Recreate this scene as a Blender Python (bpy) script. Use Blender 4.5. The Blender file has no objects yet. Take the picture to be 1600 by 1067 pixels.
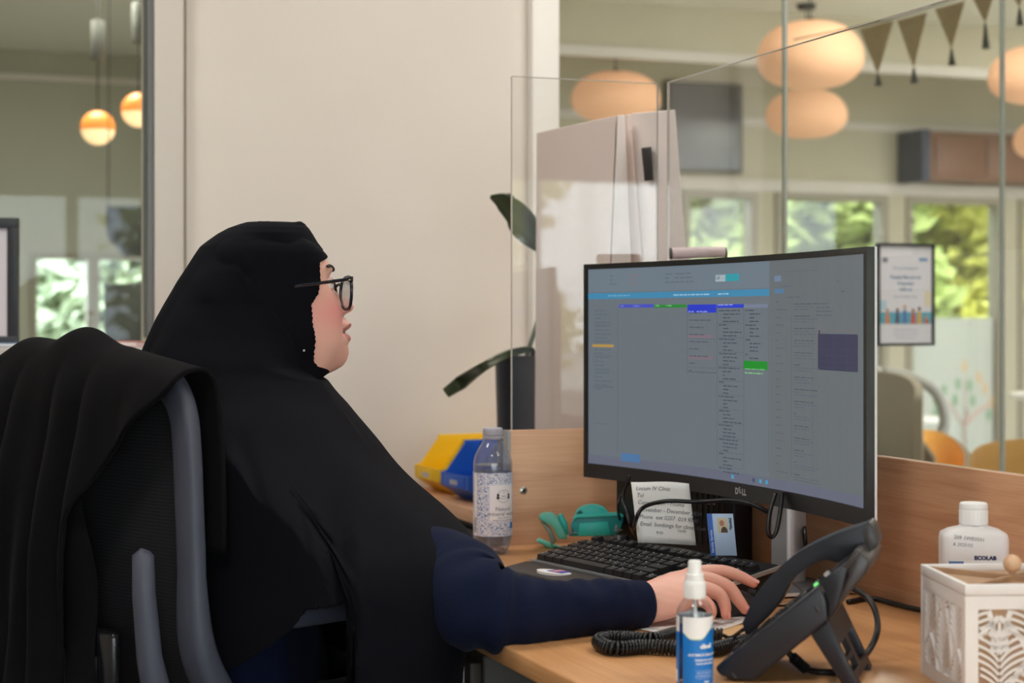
import bpy, bmesh, math, random
from mathutils import Vector, Matrix, noise
random.seed(7)
C = bpy.context.scene.collection
S = bpy.context.scene
PI = math.pi
# ------------------------------------------------------------------ camera
F = 2740.0                       # focal length in pixels of the 1600 wide photograph
CAMZ = 1.12
YAW = math.radians(20.2)         # the desk stands square to the room; the camera looks 20 degrees to its right
c_, s_ = math.cos(YAW), math.sin(YAW)
cam = bpy.data.cameras.new('camera'); camo = bpy.data.objects.new('camera', cam); C.objects.link(camo)
camo.location = (0, 0, CAMZ); camo.rotation_euler = (PI/2, 0, -YAW)
cam.sensor_width = 36; cam.lens = F/1600*36; cam.shift_y = -34.5/1600
cam.clip_start = .05; cam.clip_end = 200
cam.dof.use_dof = True; cam.dof.focus_distance = 2.42; cam.dof.aperture_fstop = 5.2
S.camera = camo
S.view_settings.view_transform = 'Standard'; S.view_settings.look = 'None'
S.view_settings.exposure = 0.0; S.view_settings.gamma = 1.0; S.view_settings.use_curve_mapping = False
S.cycles.transparent_max_bounces = 24; S.cycles.max_bounces = 10; S.cycles.diffuse_bounces = 5
S.cycles.glossy_bounces = 6; S.cycles.transmission_bounces = 10
S.cycles.caustics_reflective = False; S.cycles.caustics_refractive = False
S.cycles.use_denoising = True; S.cycles.sample_clamp_indirect = 4.0
# ------------------------------------------------------------------ sky and lamps
W = bpy.data.worlds.new('sky'); S.world = W; W.use_nodes = True
bg = W.node_tree.nodes['Background']; bg.inputs[0].default_value = (.90, .95, 1, 1); bg.inputs[1].default_value = 9.0
SKY_OPEN = True
def area(name, loc, sx, sy, power, col, rot=(0, 0, 0)):
    l = bpy.data.lights.new(name, 'AREA'); l.shape = 'RECTANGLE'; l.size = sx; l.size_y = sy
    l.energy = power; l.color = col
    o = bpy.data.objects.new(name, l); o.location = loc; o.rotation_euler = rot; C.objects.link(o); return o
# unseen panels added as office fill light (their frames are built with the ceiling)
FILL_PANELS = [(-.3, .6), (1.9, .6), (-.3, 2.9), (1.9, 2.9)]
for x, y in FILL_PANELS:
    area('ceiling_fill_light', (x, y, 2.855), .58, .58, 21, (1, .96, .92))
FAR_FILL_PANELS = [(1.0, 6.2), (4.2, 6.2), (7.4, 6.2), (1.0, 8.9), (7.2, 7.9)]  # unseen ceiling panels added to brighten the far room
for x, y in FAR_FILL_PANELS:
    area('far_fill_light', (x, y, 2.855), .58, .58, 36, (1, .96, .88))
sun = bpy.data.lights.new('sun', 'SUN'); sun.energy = 3.6; sun.angle = math.radians(.6); sun.color = (1, .95, .85)
suno = bpy.data.objects.new('sun', sun); C.objects.link(suno); suno.rotation_euler = (math.radians(32), 0, math.radians(-18))   # high, from behind the camera
def portal(loc, sx, sy, rot):
    o = area('sky_portal', loc, sx, sy, 1, (1, 1, 1), rot); o.data.cycles.is_portal = True
portal((1.1, -3.13, 1.06), 6.4, 1.62, (PI/2, 0, PI))     # rear window bank, faces into the room
# ------------------------------------------------------------------ helpers
def pt(px, py, D):
    X = (px-800)/F*D
    return Vector((X*c_+D*s_, -X*s_+D*c_, CAMZ-(py-499)/F*D))
def pz(px, py, z):
    return pt(px, py, (CAMZ-z)*F/(py-499))
def px_on_y(px, y):                      # x where the sight line of column px meets the plane y
    t = (px-800)/F; D = y/(c_-t*s_); return D*(s_+c_*t), D
def lin(c):
    c = c/255
    return c/12.92 if c <= .04045 else ((c+.055)/1.055)**2.4
def rgb(r, g, b): return (lin(r), lin(g), lin(b), 1)

def mat(name, col, rough=.5, metal=0, nz=0, nscale=30, bump=0, bscale=200, spec=.5, emit=None, estr=0, alpha=None, sheen=0, trans=0, ior=1.45, sub=0):
    m = bpy.data.materials.new(name); m.use_nodes = True
    nt = m.node_tree; p = nt.nodes['Principled BSDF']
    p.inputs['Base Color'].default_value = col; p.inputs['Roughness'].default_value = rough
    p.inputs['Metallic'].default_value = metal; p.inputs['Specular IOR Level'].default_value = spec
    p.inputs['IOR'].default_value = ior; p.inputs['Transmission Weight'].default_value = trans
    if sub: 
        p.inputs['Subsurface Weight'].default_value = sub; p.inputs['Subsurface Radius'].default_value = (.012, .005, .003); p.inputs['Subsurface Scale'].default_value = 1
    if sheen: p.inputs['Sheen Weight'].default_value = sheen; p.inputs['Sheen Roughness'].default_value = .5
    if emit: p.inputs['Emission Color'].default_value = emit; p.inputs['Emission Strength'].default_value = estr
    tc = nt.nodes.new('ShaderNodeTexCoord')
    if nz:
        n = nt.nodes.new('ShaderNodeTexNoise'); n.inputs['Scale'].default_value = nscale; n.inputs['Detail'].default_value = 4
        nt.links.new(tc.outputs['Object'], n.inputs['Vector'])
        r = nt.nodes.new('ShaderNodeValToRGB')
        r.color_ramp.elements[0].position = .3; r.color_ramp.elements[1].position = .7
        r.color_ramp.elements[0].color = tuple(max(0, v*(1-nz)) for v in col[:3])+(1,)
        r.color_ramp.elements[1].color = tuple(min(1, v*(1+nz)) for v in col[:3])+(1,)
        nt.links.new(n.outputs['Fac'], r.inputs['Fac']); nt.links.new(r.outputs['Color'], p.inputs['Base Color'])
    if bump:
        n2 = nt.nodes.new('ShaderNodeTexNoise'); n2.inputs['Scale'].default_value = bscale; n2.inputs['Detail'].default_value = 3
        nt.links.new(tc.outputs['Object'], n2.inputs['Vector'])
        b = nt.nodes.new('ShaderNodeBump'); b.inputs['Strength'].default_value = bump; b.inputs['Distance'].default_value = .002
        nt.links.new(n2.outputs['Fac'], b.inputs['Height']); nt.links.new(b.outputs['Normal'], p.inputs['Normal'])
    return m

def wood(name, dark, light, axis='X', rough=.38, scale=1.0):
    m = bpy.data.materials.new(name); m.use_nodes = True; nt = m.node_tree; p = nt.nodes['Principled BSDF']
    p.inputs['Roughness'].default_value = rough; p.inputs['Specular IOR Level'].default_value = .35
    tc = nt.nodes.new('ShaderNodeTexCoord'); mp = nt.nodes.new('ShaderNodeMapping')
    sc = {'X': (1.2, 16, 16), 'Y': (16, 1.2, 16), 'Z': (16, 16, 1.2)}[axis]
    mp.inputs['Scale'].default_value = tuple(v*scale for v in sc)
    nt.links.new(tc.outputs['Object'], mp.inputs['Vector'])
    n = nt.nodes.new('ShaderNodeTexNoise'); n.inputs['Scale'].default_value = 2.2; n.inputs['Detail'].default_value = 6; n.inputs['Distortion'].default_value = .9
    nt.links.new(mp.outputs['Vector'], n.inputs['Vector'])
    mp2 = nt.nodes.new('ShaderNodeMapping'); sc2 = {'X': (6, 240, 240), 'Y': (240, 6, 240), 'Z': (240, 240, 6)}[axis]
    mp2.inputs['Scale'].default_value = sc2; nt.links.new(tc.outputs['Object'], mp2.inputs['Vector'])
    n2 = nt.nodes.new('ShaderNodeTexNoise'); n2.inputs['Scale'].default_value = 1.5; n2.inputs['Detail'].default_value = 2
    nt.links.new(mp2.outputs['Vector'], n2.inputs['Vector'])
    mx = nt.nodes.new('ShaderNodeMix'); mx.data_type = 'FLOAT'; mx.inputs[0].default_value = .35
    nt.links.new(n.outputs['Fac'], mx.inputs[2]); nt.links.new(n2.outputs['Fac'], mx.inputs[3])
    r = nt.nodes.new('ShaderNodeValToRGB'); r.color_ramp.elements[0].position = .33; r.color_ramp.elements[1].position = .68
    r.color_ramp.elements[0].color = dark; r.color_ramp.elements[1].color = light
    nt.links.new(mx.outputs[0], r.inputs['Fac']); nt.links.new(r.outputs['Color'], p.inputs['Base Color'])
    return m

def glass(name, tint=(1, 1, 1, 1), ior=1.45, rough=0.0, refl=1.0):
    m = bpy.data.materials.new(name); m.use_nodes = True; nt = m.node_tree
    for n in list(nt.nodes):
        if n.type != 'OUTPUT_MATERIAL': nt.nodes.remove(n)
    out = nt.nodes['Material Output']
    t = nt.nodes.new('ShaderNodeBsdfTransparent'); t.inputs[0].default_value = tint
    g = nt.nodes.new('ShaderNodeBsdfGlossy'); g.inputs['Roughness'].default_value = rough
    f = nt.nodes.new('ShaderNodeFresnel'); f.inputs['IOR'].default_value = ior
    mu = nt.nodes.new('ShaderNodeMath'); mu.operation = 'MULTIPLY'; mu.inputs[1].default_value = refl
    mx = nt.nodes.new('ShaderNodeMixShader')
    gm = nt.nodes.new('ShaderNodeNewGeometry'); ix = nt.nodes.new('ShaderNodeMix'); ix.data_type = 'FLOAT'
    ix.inputs[2].default_value = ior; ix.inputs[3].default_value = 1/ior       # same reflectance on entry and exit of the sheet
    nt.links.new(gm.outputs['Backfacing'], ix.inputs[0]); nt.links.new(ix.outputs[0], f.inputs['IOR'])
    nt.links.new(f.outputs[0], mu.inputs[0]); nt.links.new(mu.outputs[0], mx.inputs[0])
    nt.links.new(t.outputs[0], mx.inputs[1]); nt.links.new(g.outputs[0], mx.inputs[2]); nt.links.new(mx.outputs[0], out.inputs[0])
    return m

def attr_mat(name, rough=.5, emit=False, estr=1, spec=.5, sub=0, bump=0):
    m = bpy.data.materials.new(name); m.use_nodes = True; nt = m.node_tree; p = nt.nodes['Principled BSDF']
    a = nt.nodes.new('ShaderNodeAttribute'); a.attribute_name = 'tone'
    p.inputs['Roughness'].default_value = rough; p.inputs['Specular IOR Level'].default_value = spec
    if emit:
        p.inputs['Base Color'].default_value = (.012, .012, .014, 1)
        nt.links.new(a.outputs['Color'], p.inputs['Emission Color']); p.inputs['Emission Strength'].default_value = estr
    else:
        nt.links.new(a.outputs['Color'], p.inputs['Base Color'])
    if sub:
        p.inputs['Subsurface Weight'].default_value = sub; p.inputs['Subsurface Radius'].default_value = (.01, .004, .0025); p.inputs['Subsurface Scale'].default_value = 1
    if bump:
        tc = nt.nodes.new('ShaderNodeTexCoord')
        n2 = nt.nodes.new('ShaderNodeTexNoise'); n2.inputs['Scale'].default_value = 900; nt.links.new(tc.outputs['Object'], n2.inputs['Vector'])
        b = nt.nodes.new('ShaderNodeBump'); b.inputs['Strength'].default_value = bump; b.inputs['Distance'].default_value = .0006
        nt.links.new(n2.outputs['Fac'], b.inputs['Height']); nt.links.new(b.outputs['Normal'], p.inputs['Normal'])
    return m

class MB:
    """collects geometry; build() links it as ONE mesh object"""
    def __init__(s): s.v = []; s.f = []; s.m = []; s.col = []; s.mi = 0; s.tone = None
    def add(s, vs, fs):
        o = len(s.v); s.v += [tuple(p) for p in vs]
        for f in fs: s.f.append(tuple(i+o for i in f)); s.m.append(s.mi); s.col.append(s.tone)
        return s
    def box(s, c, d, M=None):
        x, y, z = d[0]/2, d[1]/2, d[2]/2
        vs = [Vector((a*x, b*y, e*z)) for a in (-1, 1) for b in (-1, 1) for e in (-1, 1)]
        if M is not None: vs = [M @ p for p in vs]
        vs = [p+Vector(c) for p in vs]
        return s.add(vs, [(0, 1, 3, 2), (4, 6, 7, 5), (0, 4, 5, 1), (2, 3, 7, 6), (0, 2, 6, 4), (1, 5, 7, 3)])
    def b2(s, lo, hi): return s.box([(a+b)/2 for a, b in zip(lo, hi)], [abs(b-a) for a, b in zip(lo, hi)])
    def tube(s, pts, r, n=10, cap=True, closed=False):
        pts = [Vector(p) for p in pts]; rs = r if isinstance(r, (list, tuple)) else [r]*len(pts)
        vs = []; up = None; N = len(pts)
        for i, p in enumerate(pts):
            if closed: t = pts[(i+1) % N]-pts[i-1]
            else: t = (pts[min(i+1, N-1)]-pts[max(i-1, 0)])
            t = t.normalized() if t.length > 1e-9 else Vector((0, 0, 1))
            if up is None:
                up = t.orthogonal().normalized()
            up = (up-t*up.dot(t)); up = up.normalized() if up.length > 1e-6 else t.orthogonal().normalized()
            b = t.cross(up)
            rr = rs[i]; ra, rb = rr if isinstance(rr, tuple) else (rr, rr)
            for k in range(n):
                a = 2*PI*k/n; vs.append(p+up*math.cos(a)*ra+b*math.sin(a)*rb)
        fs = []
        for i in range(N if closed else N-1):
            for k in range(n):
                j = (i+1) % N
                fs.append((i*n+k, i*n+(k+1) % n, j*n+(k+1) % n, j*n+k))
        if cap and not closed: fs += [tuple(range(n))[::-1], tuple((N-1)*n+k for k in range(n))]
        return s.add(vs, fs)
    def lathe(s, prof, n=32, c=(0, 0, 0), sx=1, sy=1, cap=True, M=None):
        vs = []; fs = []; c = Vector(c)
        for r, z in prof:
            for k in range(n):
                a = 2*PI*k/n; p = Vector((r*math.cos(a)*sx, r*math.sin(a)*sy, z))
                vs.append((M @ p if M is not None else p)+c)
        for i in range(len(prof)-1):
            for k in range(n): fs.append((i*n+k, i*n+(k+1) % n, (i+1)*n+(k+1) % n, (i+1)*n+k))
        if cap: fs += [tuple(range(n))[::-1], tuple((len(prof)-1)*n+k for k in range(n))]
        return s.add(vs, fs)
    def prism(s, poly, h, frame):
        """poly in 2D extruded by h; frame = function (a,b,t)->Vector"""
        n = len(poly); vs = [frame(a, b, 0) for a, b in poly]+[frame(a, b, h) for a, b in poly]
        fs = [tuple(range(n))[::-1], tuple(range(n, 2*n))]+[(i, (i+1) % n, n+(i+1) % n, n+i) for i in range(n)]
        return s.add(vs, fs)
    def grid(s, fn, nu, nv, wrap=False):
        vs = [fn(i/(nu-1) if not wrap else i/nu, j/(nv-1)) for j in range(nv) for i in range(nu)]
        fs = []
        for j in range(nv-1):
            for i in range(nu if wrap else nu-1):
                k = (i+1) % nu; fs.append((j*nu+i, j*nu+k, (j+1)*nu+k, (j+1)*nu+i))
        return s.add(vs, fs)
    def sphere(s, c, r, n=16, m=10, sc=(1, 1, 1)):
        prof = [(r*math.sin(PI*i/m), -r*math.cos(PI*i/m)) for i in range(m+1)]
        prof[0] = (r*.02, -r); prof[-1] = (r*.02, r)
        return s.lathe(prof, n, c, M=Matrix.Diagonal(sc))
    def mesh(s, name, mats, smooth=False):
        me = bpy.data.meshes.new(name); me.from_pydata(s.v, [], s.f)
        if not isinstance(mats, (list, tuple)): mats = [mats]
        for m in mats: me.materials.append(m)
        if len(mats) > 1: me.polygons.foreach_set('material_index', s.m)
        if any(t is not None for t in s.col):
            ca = me.color_attributes.new('tone', 'FLOAT_COLOR', 'CORNER')
            buf = []
            for p in me.polygons:
                t = s.col[p.index] or (.5, .5, .5, 1)
                for _ in p.loop_indices: buf += list(t)
            ca.data.foreach_set('color', buf)
        bm = bmesh.new(); bm.from_mesh(me); bmesh.ops.recalc_face_normals(bm, faces=bm.faces); bm.to_mesh(me); bm.free()
        if smooth is True: me.polygons.foreach_set('use_smooth', [True]*len(me.polygons))
        elif smooth:
            me.polygons.foreach_set('use_smooth', [True]*len(me.polygons)); me.set_sharp_from_angle(angle=math.radians(smooth))
        me.update(); return me
    def build(s, name, mats, parent=None, smooth=False, bevel=0, seg=2, **kw):
        me = s.mesh(name, mats, smooth if not bevel else False)
        if bevel:
            bm = bmesh.new(); bm.from_mesh(me); bmesh.ops.remove_doubles(bm, verts=bm.verts, dist=1e-6)
            es = [e for e in bm.edges if len(e.link_faces) == 2 and e.calc_face_angle(0) > .5]
            bmesh.ops.bevel(bm, geom=es, offset=bevel, segments=seg, affect='EDGES', profile=.5, clamp_overlap=True)
            bm.to_mesh(me); bm.free()
            me.polygons.foreach_set('use_smooth', [True]*len(me.polygons)); me.set_sharp_from_angle(angle=math.radians(smooth if smooth and smooth is not True else 50))
        o = bpy.data.objects.new(name, me); C.objects.link(o)
        if parent is not None: o.parent = parent
        for k, v in kw.items(): o[k] = v
        return o
def empty(name, loc=(0, 0, 0), rotz=0, parent=None, **kw):
    o = bpy.data.objects.new(name, None); C.objects.link(o); o.location = loc; o.rotation_euler = (0, 0, rotz); o.empty_display_size = .05
    if parent is not None: o.parent = parent
    for k, v in kw.items(): o[k] = v
    return o
def thing(name, label, cat, loc=(0, 0, 0), rotz=0, group=None):
    o = empty(name, loc, rotz); o['label'] = label; o['category'] = cat
    if group: o['group'] = group
    return o
def tag(o, label, cat, group=None):
    o['label'] = label; o['category'] = cat
    if group: o['group'] = group
    return o
def dup(root, loc, rotz, label=None, scale=None):
    r = root.copy(); C.objects.link(r); r.location = loc; r.rotation_euler = (0, 0, rotz)
    if label: r['label'] = label
    if scale: r.scale = (scale,)*3
    for ch in list(root.children):
        d = ch.copy(); C.objects.link(d); d.parent = r
        for g in list(ch.children):
            e = g.copy(); C.objects.link(e); e.parent = d
    return r
def lerp_table(tab, x):
    if x <= tab[0][0]: return list(tab[0][1:])
    for a, b in zip(tab, tab[1:]):
        if x <= b[0]:
            t = (x-a[0])/(b[0]-a[0]); return [p+(q-p)*t for p, q in zip(a[1:], b[1:])]
    return list(tab[-1][1:])
def bez(pts, n=12):
    """Catmull-Rom through the points"""
    P = [Vector(p) for p in pts]; P = [P[0]*2-P[1]]+P+[P[-1]*2-P[-2]]; out = []
    for i in range(1, len(P)-2):
        for k in range(n):
            t = k/n; a, b, c, d = P[i-1:i+3]
            out.append(.5*((2*b)+(c-a)*t+(2*a-5*b+4*c-d)*t*t+(3*b-a-3*c+d)*t**3))
    out.append(P[-2]); return out
_dg = None
def text_geo(string, size, align='LEFT', shear=0, bold=0, sx=1):
    cu = bpy.data.curves.new('t', 'FONT'); cu.body = string; cu.size = size; cu.align_x = align; cu.shear = shear; cu.offset = bold; cu.resolution_u = 2
    ob = bpy.data.objects.new('t', cu); C.objects.link(ob)
    dg = bpy.context.evaluated_depsgraph_get(); dg.update()
    me = bpy.data.meshes.new_from_object(ob.evaluated_get(dg))
    vs = [Vector((v.co.x*sx, v.co.y, 0)) for v in me.vertices]; fs = [tuple(p.vertices) for p in me.polygons]
    bpy.data.objects.remove(ob); bpy.data.curves.remove(cu); bpy.data.meshes.remove(me)
    return vs, fs
def put_text(mb, string, size, fn, **k):
    vs, fs = text_geo(string, size, **k); mb.add([fn(v.x, v.y) for v in vs], fs); return mb
# ------------------------------------------------------------------ materials of the setting
M = {}
M['paint'] = mat('warm_white_paint', rgb(221, 212, 203), .75, nz=.02, nscale=3, bump=.05, bscale=300)
M['farpaint'] = mat('taupe_paint', rgb(188, 180, 160), .8, nz=.03, nscale=2)
M['olive'] = mat('olive_paint', rgb(170, 168, 150), .8, nz=.03, nscale=2)
M['ceil'] = mat('ceiling_paint', rgb(225, 224, 214), .85)
M['white'] = mat('white_paint', rgb(236, 232, 226), .45)
M['frame'] = mat('beige_window_frame', rgb(205, 197, 188), .5)
M['alu'] = mat('grey_window_bar', rgb(120, 122, 124), .45, .3)
M['mull'] = mat('taupe_window_post', rgb(150, 142, 126), .5)
M['floor'] = mat('grey_carpet', rgb(92, 90, 88), .95, nz=.2, nscale=120, bump=.3, bscale=400)
M['farfloor'] = mat('pale_vinyl_floor', rgb(176, 170, 160), .45, nz=.05, nscale=4)
M['pane'] = glass('window_glass', (.93, .955, .94, 1))
M['pane1'] = glass('weak_reflection_glass', (.93, .955, .94, 1), 1.45, 0, .4)  # reflection turned down so dark shapes behind the left window show
M['acryl'] = glass('clear_acrylic', (.985, .985, .98, 1), 1.49)
M['acedge'] = mat('acrylic_edge', rgb(235, 225, 215), .25, trans=.35)
M['seal'] = mat('grey_glass_joint', rgb(176, 180, 172), .4)
M['ground'] = mat('paving_outside', rgb(170, 168, 160), .9, nz=.1, nscale=2)
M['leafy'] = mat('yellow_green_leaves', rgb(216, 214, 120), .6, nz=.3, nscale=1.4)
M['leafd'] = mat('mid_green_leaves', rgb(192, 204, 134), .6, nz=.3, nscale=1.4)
for k_ in ('leafy', 'leafd'):                   # leaves let some light through
    nt = M[k_].node_tree; p = nt.nodes['Principled BSDF']; tl = nt.nodes.new('ShaderNodeBsdfTranslucent'); mx = nt.nodes.new('ShaderNodeMixShader'); mx.inputs[0].default_value = .42
    nt.links.new(p.inputs['Base Color'].links[0].from_socket, tl.inputs[0]); nt.links.new(p.outputs[0], mx.inputs[1]); nt.links.new(tl.outputs[0], mx.inputs[2]); nt.links.new(mx.outputs[0], nt.nodes['Material Output'].inputs[0])
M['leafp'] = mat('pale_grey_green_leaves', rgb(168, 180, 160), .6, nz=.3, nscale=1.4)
M['bark'] = mat('brown_bark', rgb(96, 82, 66), .9, nz=.2, nscale=20)
def film(name, col, mixv):
    m = bpy.data.materials.new(name); m.use_nodes = True; nt = m.node_tree
    for n in list(nt.nodes):
        if n.type != 'OUTPUT_MATERIAL': nt.nodes.remove(n)
    out = nt.nodes['Material Output']; t = nt.nodes.new('ShaderNodeBsdfTranslucent'); t.inputs[0].default_value = col
    d = nt.nodes.new('ShaderNodeBsdfDiffuse'); d.inputs[0].default_value = col
    tr = nt.nodes.new('ShaderNodeBsdfTransparent')
    a = nt.nodes.new('ShaderNodeMixShader'); a.inputs[0].default_value = .4; b = nt.nodes.new('ShaderNodeMixShader'); b.inputs[0].default_value = mixv
    nt.links.new(t.outputs[0], a.inputs[1]); nt.links.new(d.outputs[0], a.inputs[2]); nt.links.new(a.outputs[0], b.inputs[1]); nt.links.new(tr.outputs[0], b.inputs[2]); nt.links.new(b.outputs[0], out.inputs[0])
    return m
M['film'] = film('frosted_film', rgb(228, 228, 226), .10)
def struct(o): o['kind'] = 'structure'; return o
# ------------------------------------------------------------------ room shell
YF, YB = 3.9, -3.05           # face of the front wall, face of the rear wall
X0, X1 = -2.4, 4.7
CE = 2.9
struct(MB().b2((X0-.1, YB-.1, -.1), (X1+.1, 4.06, 0)).build('floor', M['floor']))
struct(MB().b2((-3.2, 4.06, -.1), (10.2, 12.2, -.002)).build('floor_far', M['farfloor']))
cb = MB().b2((X0-.1, YB-.1, CE), (X1+.1, 4.06, CE+.1)); cl = struct(cb.build('ceiling', M['ceil']))
cf = struct(MB().b2((-3.2, 4.06, CE), (3.0, 12.2, CE+.1)).b2((3.0, 4.06, CE), (10.2, 10.65, CE+.1)).build('ceiling_far', M['ceil']))
M['panel'] = mat('fill_panel_diffuser', rgb(250, 245, 235), .6, emit=(1, .95, .88, 1), estr=2.2)  # glowing face of the added fill panels
for x, y in FILL_PANELS+FAR_FILL_PANELS:
    par = cl if y < 4 else cf
    fr = MB()
    for dx, dy, w, d in ((-.31, 0, .02, .64), (.31, 0, .02, .64), (0, -.31, .6, .02), (0, .31, .6, .02)): fr.b2((x+dx-w/2, y+dy-d/2, 2.87), (x+dx+w/2, y+dy+d/2, CE))
    fr.build('fill_light_frame', M['white'], par)
    MB().b2((x-.3, y-.3, 2.875), (x+.3, y+.3, CE)).build('fill_light_diffuser', M['panel'], par)
struct(MB().b2((X0-.1, YB-.1, 0), (X0, 4.06, CE)).build('wall_left', M['paint']))
struct(MB().b2((X1, YB-.1, 0), (X1+.1, 4.06, CE)).build('wall_right', M['paint']))
WL0, WL1 = -1.35, .59          # left window opening
PX1 = 1.475                    # right end of the wall pier
wf = MB()
wf.b2((X0, YF, 0), (WL0, 4.06, CE)); wf.b2((WL0, YF, 0), (WL1, 4.06, 1.06)); wf.b2((WL0, YF, 2.45), (WL1, 4.06, CE))
wf.b2((.665, YF, 0), (PX1, 4.06, CE)); wf.b2((WL1, YF+.03, 0), (.665, 4.06, CE)); wf.b2((PX1, YF, 2.6), (X1, 4.06, CE))
struct(wf.build('wall_front', M['paint']))
w1 = empty('window_1', (0, 0, 0), kind='structure')
f = MB(); f.b2((WL1, YF-.035, 0), (.655, YF+.03, 2.45)); f.b2((WL0-.06, YF-.035, 1.06), (WL0, YF+.03, 2.45)); f.b2((WL0, YF-.035, 2.4), (WL1, YF+.03, 2.45))
f.build('window_frame', M['frame'], w1, bevel=.006)
MB().b2((WL1-.012, YF-.02, 1.08), (WL1, YF+.05, 2.4)).build('glazing_bead', M['alu'], w1)
MB().b2((.655, YF+.002, 0), (.665, YF+.03, CE)).build('shadow_gap', M['mull'], w1)
MB().b2((WL0, YF+.03, 1.06), (WL1, YF+.04, 2.42)).build('pane', M['pane1'], w1)
MB().b2((WL0-.08, YF-.19, 1.03), (.572, YF+.03, 1.062)).build('window_sill', mat('sill_laminate', rgb(186, 178, 172), .5), w1, bevel=.004)
# glazed partition right of the pier
w2 = empty('window_2', (0, 0, 0), kind='structure')
f = MB(); f.b2((PX1, YF-.03, 0), (PX1+.07, 4.0, 2.6)); f.b2((PX1+.07, YF-.01, 2.55), (X1, 3.99, 2.6)); f.b2((PX1+.07, YF-.01, 0), (X1, 3.99, .06))
f.build('window_frame', M['white'], w2, bevel=.004)
ja, _ = px_on_y(1226, 3.94); jb, _ = px_on_y(1566, 3.94)
for a, b in ((PX1+.07, ja-.0042), (ja+.0042, jb-.0042), (jb+.0042, jb+.8628), (jb+.8712, X1)):
    MB().b2((a, 3.935, .06), (b, 3.945, 2.55)).build('pane', M['pane'], w2)
for j in (ja, jb, jb+.867):
    MB().b2((j-.004, 3.933, .06), (j+.004, 3.947, 2.55)).build('glass_joint', M['seal'], w2)
# rear wall with the daylight windows behind the camera
wb = MB(); wb.b2((X0, YB-.12, 0), (X1, YB, .25)); wb.b2((X0, YB-.12, 1.87), (X1, YB, CE)); wb.b2((X0, YB-.12, .25), (-2.1, YB, 1.87)); wb.b2((4.45, YB-.12, .25), (X1, YB, 1.87))
struct(wb.build('wall_back', M['paint']))
w3 = empty('window_3', (0, 0, 0), kind='structure')
xs = [-2.1+i*6.55/6 for i in range(7)]
for i, x in enumerate(xs): MB().b2((x-.035, YB-.1, .25), (x+.035, YB-.02, 1.87)).build('window_post', M['mull'], w3)
for a, b in zip(xs, xs[1:]):
    MB().b2((a+.035, YB-.06, .25), (b-.035, YB-.05, 1.87)).build('pane', M['pane'], w3)
    MB().b2((a+.035, YB-.066, .25), (b-.035, YB-.062, .74)).build('frosted_film', M['film'], w3)
# ------------------------------------------------------------------ the room beyond the glass
YW, YL, XR = 10.5, 12.0, 2.9
heads = 1.98
wins = [(1066, 1182), (1211, 1386), (1415, 1566), (1590, 1760)]
wx = [(px_on_y(a, YW)[0], px_on_y(b, YW)[0]) for a, b in wins]
fb = MB(); fb.b2((XR, YW, heads), (10.2, YW+.15, CE)); fb.b2((XR, YW, 0), (10.2, YW+.15, .12))
prev = XR
for a, b in wx: fb.b2((prev, YW, .12), (a, YW+.15, heads)); prev = b
fb.b2((prev, YW, .12), (10.2, YW+.15, heads))
struct(fb.build('wall_far', M['farpaint']))
for k, (a, b) in enumerate(wx):
    w = empty('window_%d' % (4+k), (0, 0, 0), kind='structure')
    MB().b2((a, YW+.05, .12), (b, YW+.06, heads)).build('pane', M['pane'], w)
    MB().b2((a+.004, YW+.04, .13), (b-.004, YW+.044, 1.13)).build('frosted_film', M['film'], w)
    f = MB(); f.b2((a, YW-.02, .12), (a+.05, YW+.1, heads)); f.b2((b-.05, YW-.02, .12), (b, YW+.1, heads)); f.b2((a+.05, YW-.02, heads-.05), (b-.05, YW+.1, heads)); f.b2((a+.05, YW-.02, .12), (b-.05, YW+.1, .17))
    f.build('window_frame', M['mull'], w)
struct(MB().b2((10.1, 4.06, 0), (10.2, YW, CE)).build('wall_far_right', M['farpaint']))
struct(MB().b2((-3.2, 4.06, 0), (-3.1, 12.2, CE)).build('wall_far_left', M['olive']))
struct(MB().b2((XR, YW+.15, 0), (XR+.1, YL+.1, CE)).build('wall_far_return', M['olive']))
la, lb = px_on_y(48, YL)[0], px_on_y(262, YL)[0]
fl = MB(); fl.b2((-3.1, YL, 1.56), (XR, YL+.15, CE)); fl.b2((-3.1, YL, 0), (XR, YL+.15, .7)); fl.b2((-3.1, YL, .7), (la, YL+.15, 1.56)); fl.b2((lb, YL, .7), (XR, YL+.15, 1.56))
struct(fl.build('wall_far_end', M['olive']))
w = empty('window_8', (0, 0, 0), kind='structure')
MB().b2((la, YL+.05, .7), (lb, YL+.06, 1.56)).build('pane', M['pane'], w)
lm = (la*.55+lb*.45)
f = MB(); f.b2((la, YL-.02, .7), (la+.04, YL+.1, 1.56)); f.b2((lb-.04, YL-.02, .7), (lb, YL+.1, 1.56)); f.b2((lm-.04, YL-.02, .74), (lm+.04, YL+.1, 1.52)); f.b2((la+.04, YL-.02, 1.52), (lb-.04, YL+.1, 1.56)); f.b2((la+.04, YL-.02, .7), (lb-.04, YL+.1, .74))
f.build('window_frame', M['mull'], w)
# beam, cornice and bands under the far ceiling
struct(MB().b2((XR, 9.0, 2.62), (10.1, 9.3, CE)).build('trim_1', M['farpaint']))
struct(MB().b2((XR, 8.985, 2.58), (10.1, 9.0, 2.64)).build('trim_2', M['frame']))
struct(MB().b2((XR, YW-.03, 2.42), (10.1, YW, 2.47)).build('trim_3', M['frame']))
struct(MB().b2((-3.1, YL-.03, 2.70), (XR, YL, 2.74)).build('trim_4', M['frame']))
struct(MB().b2((XR, YW-.025, 1.98), (10.1, YW, 2.06)).build('trim_5', M['frame']))
struct(MB().b2((-60, -60, -.2), (80, 80, -.12)).build('ground_outside', M['ground']))
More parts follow.
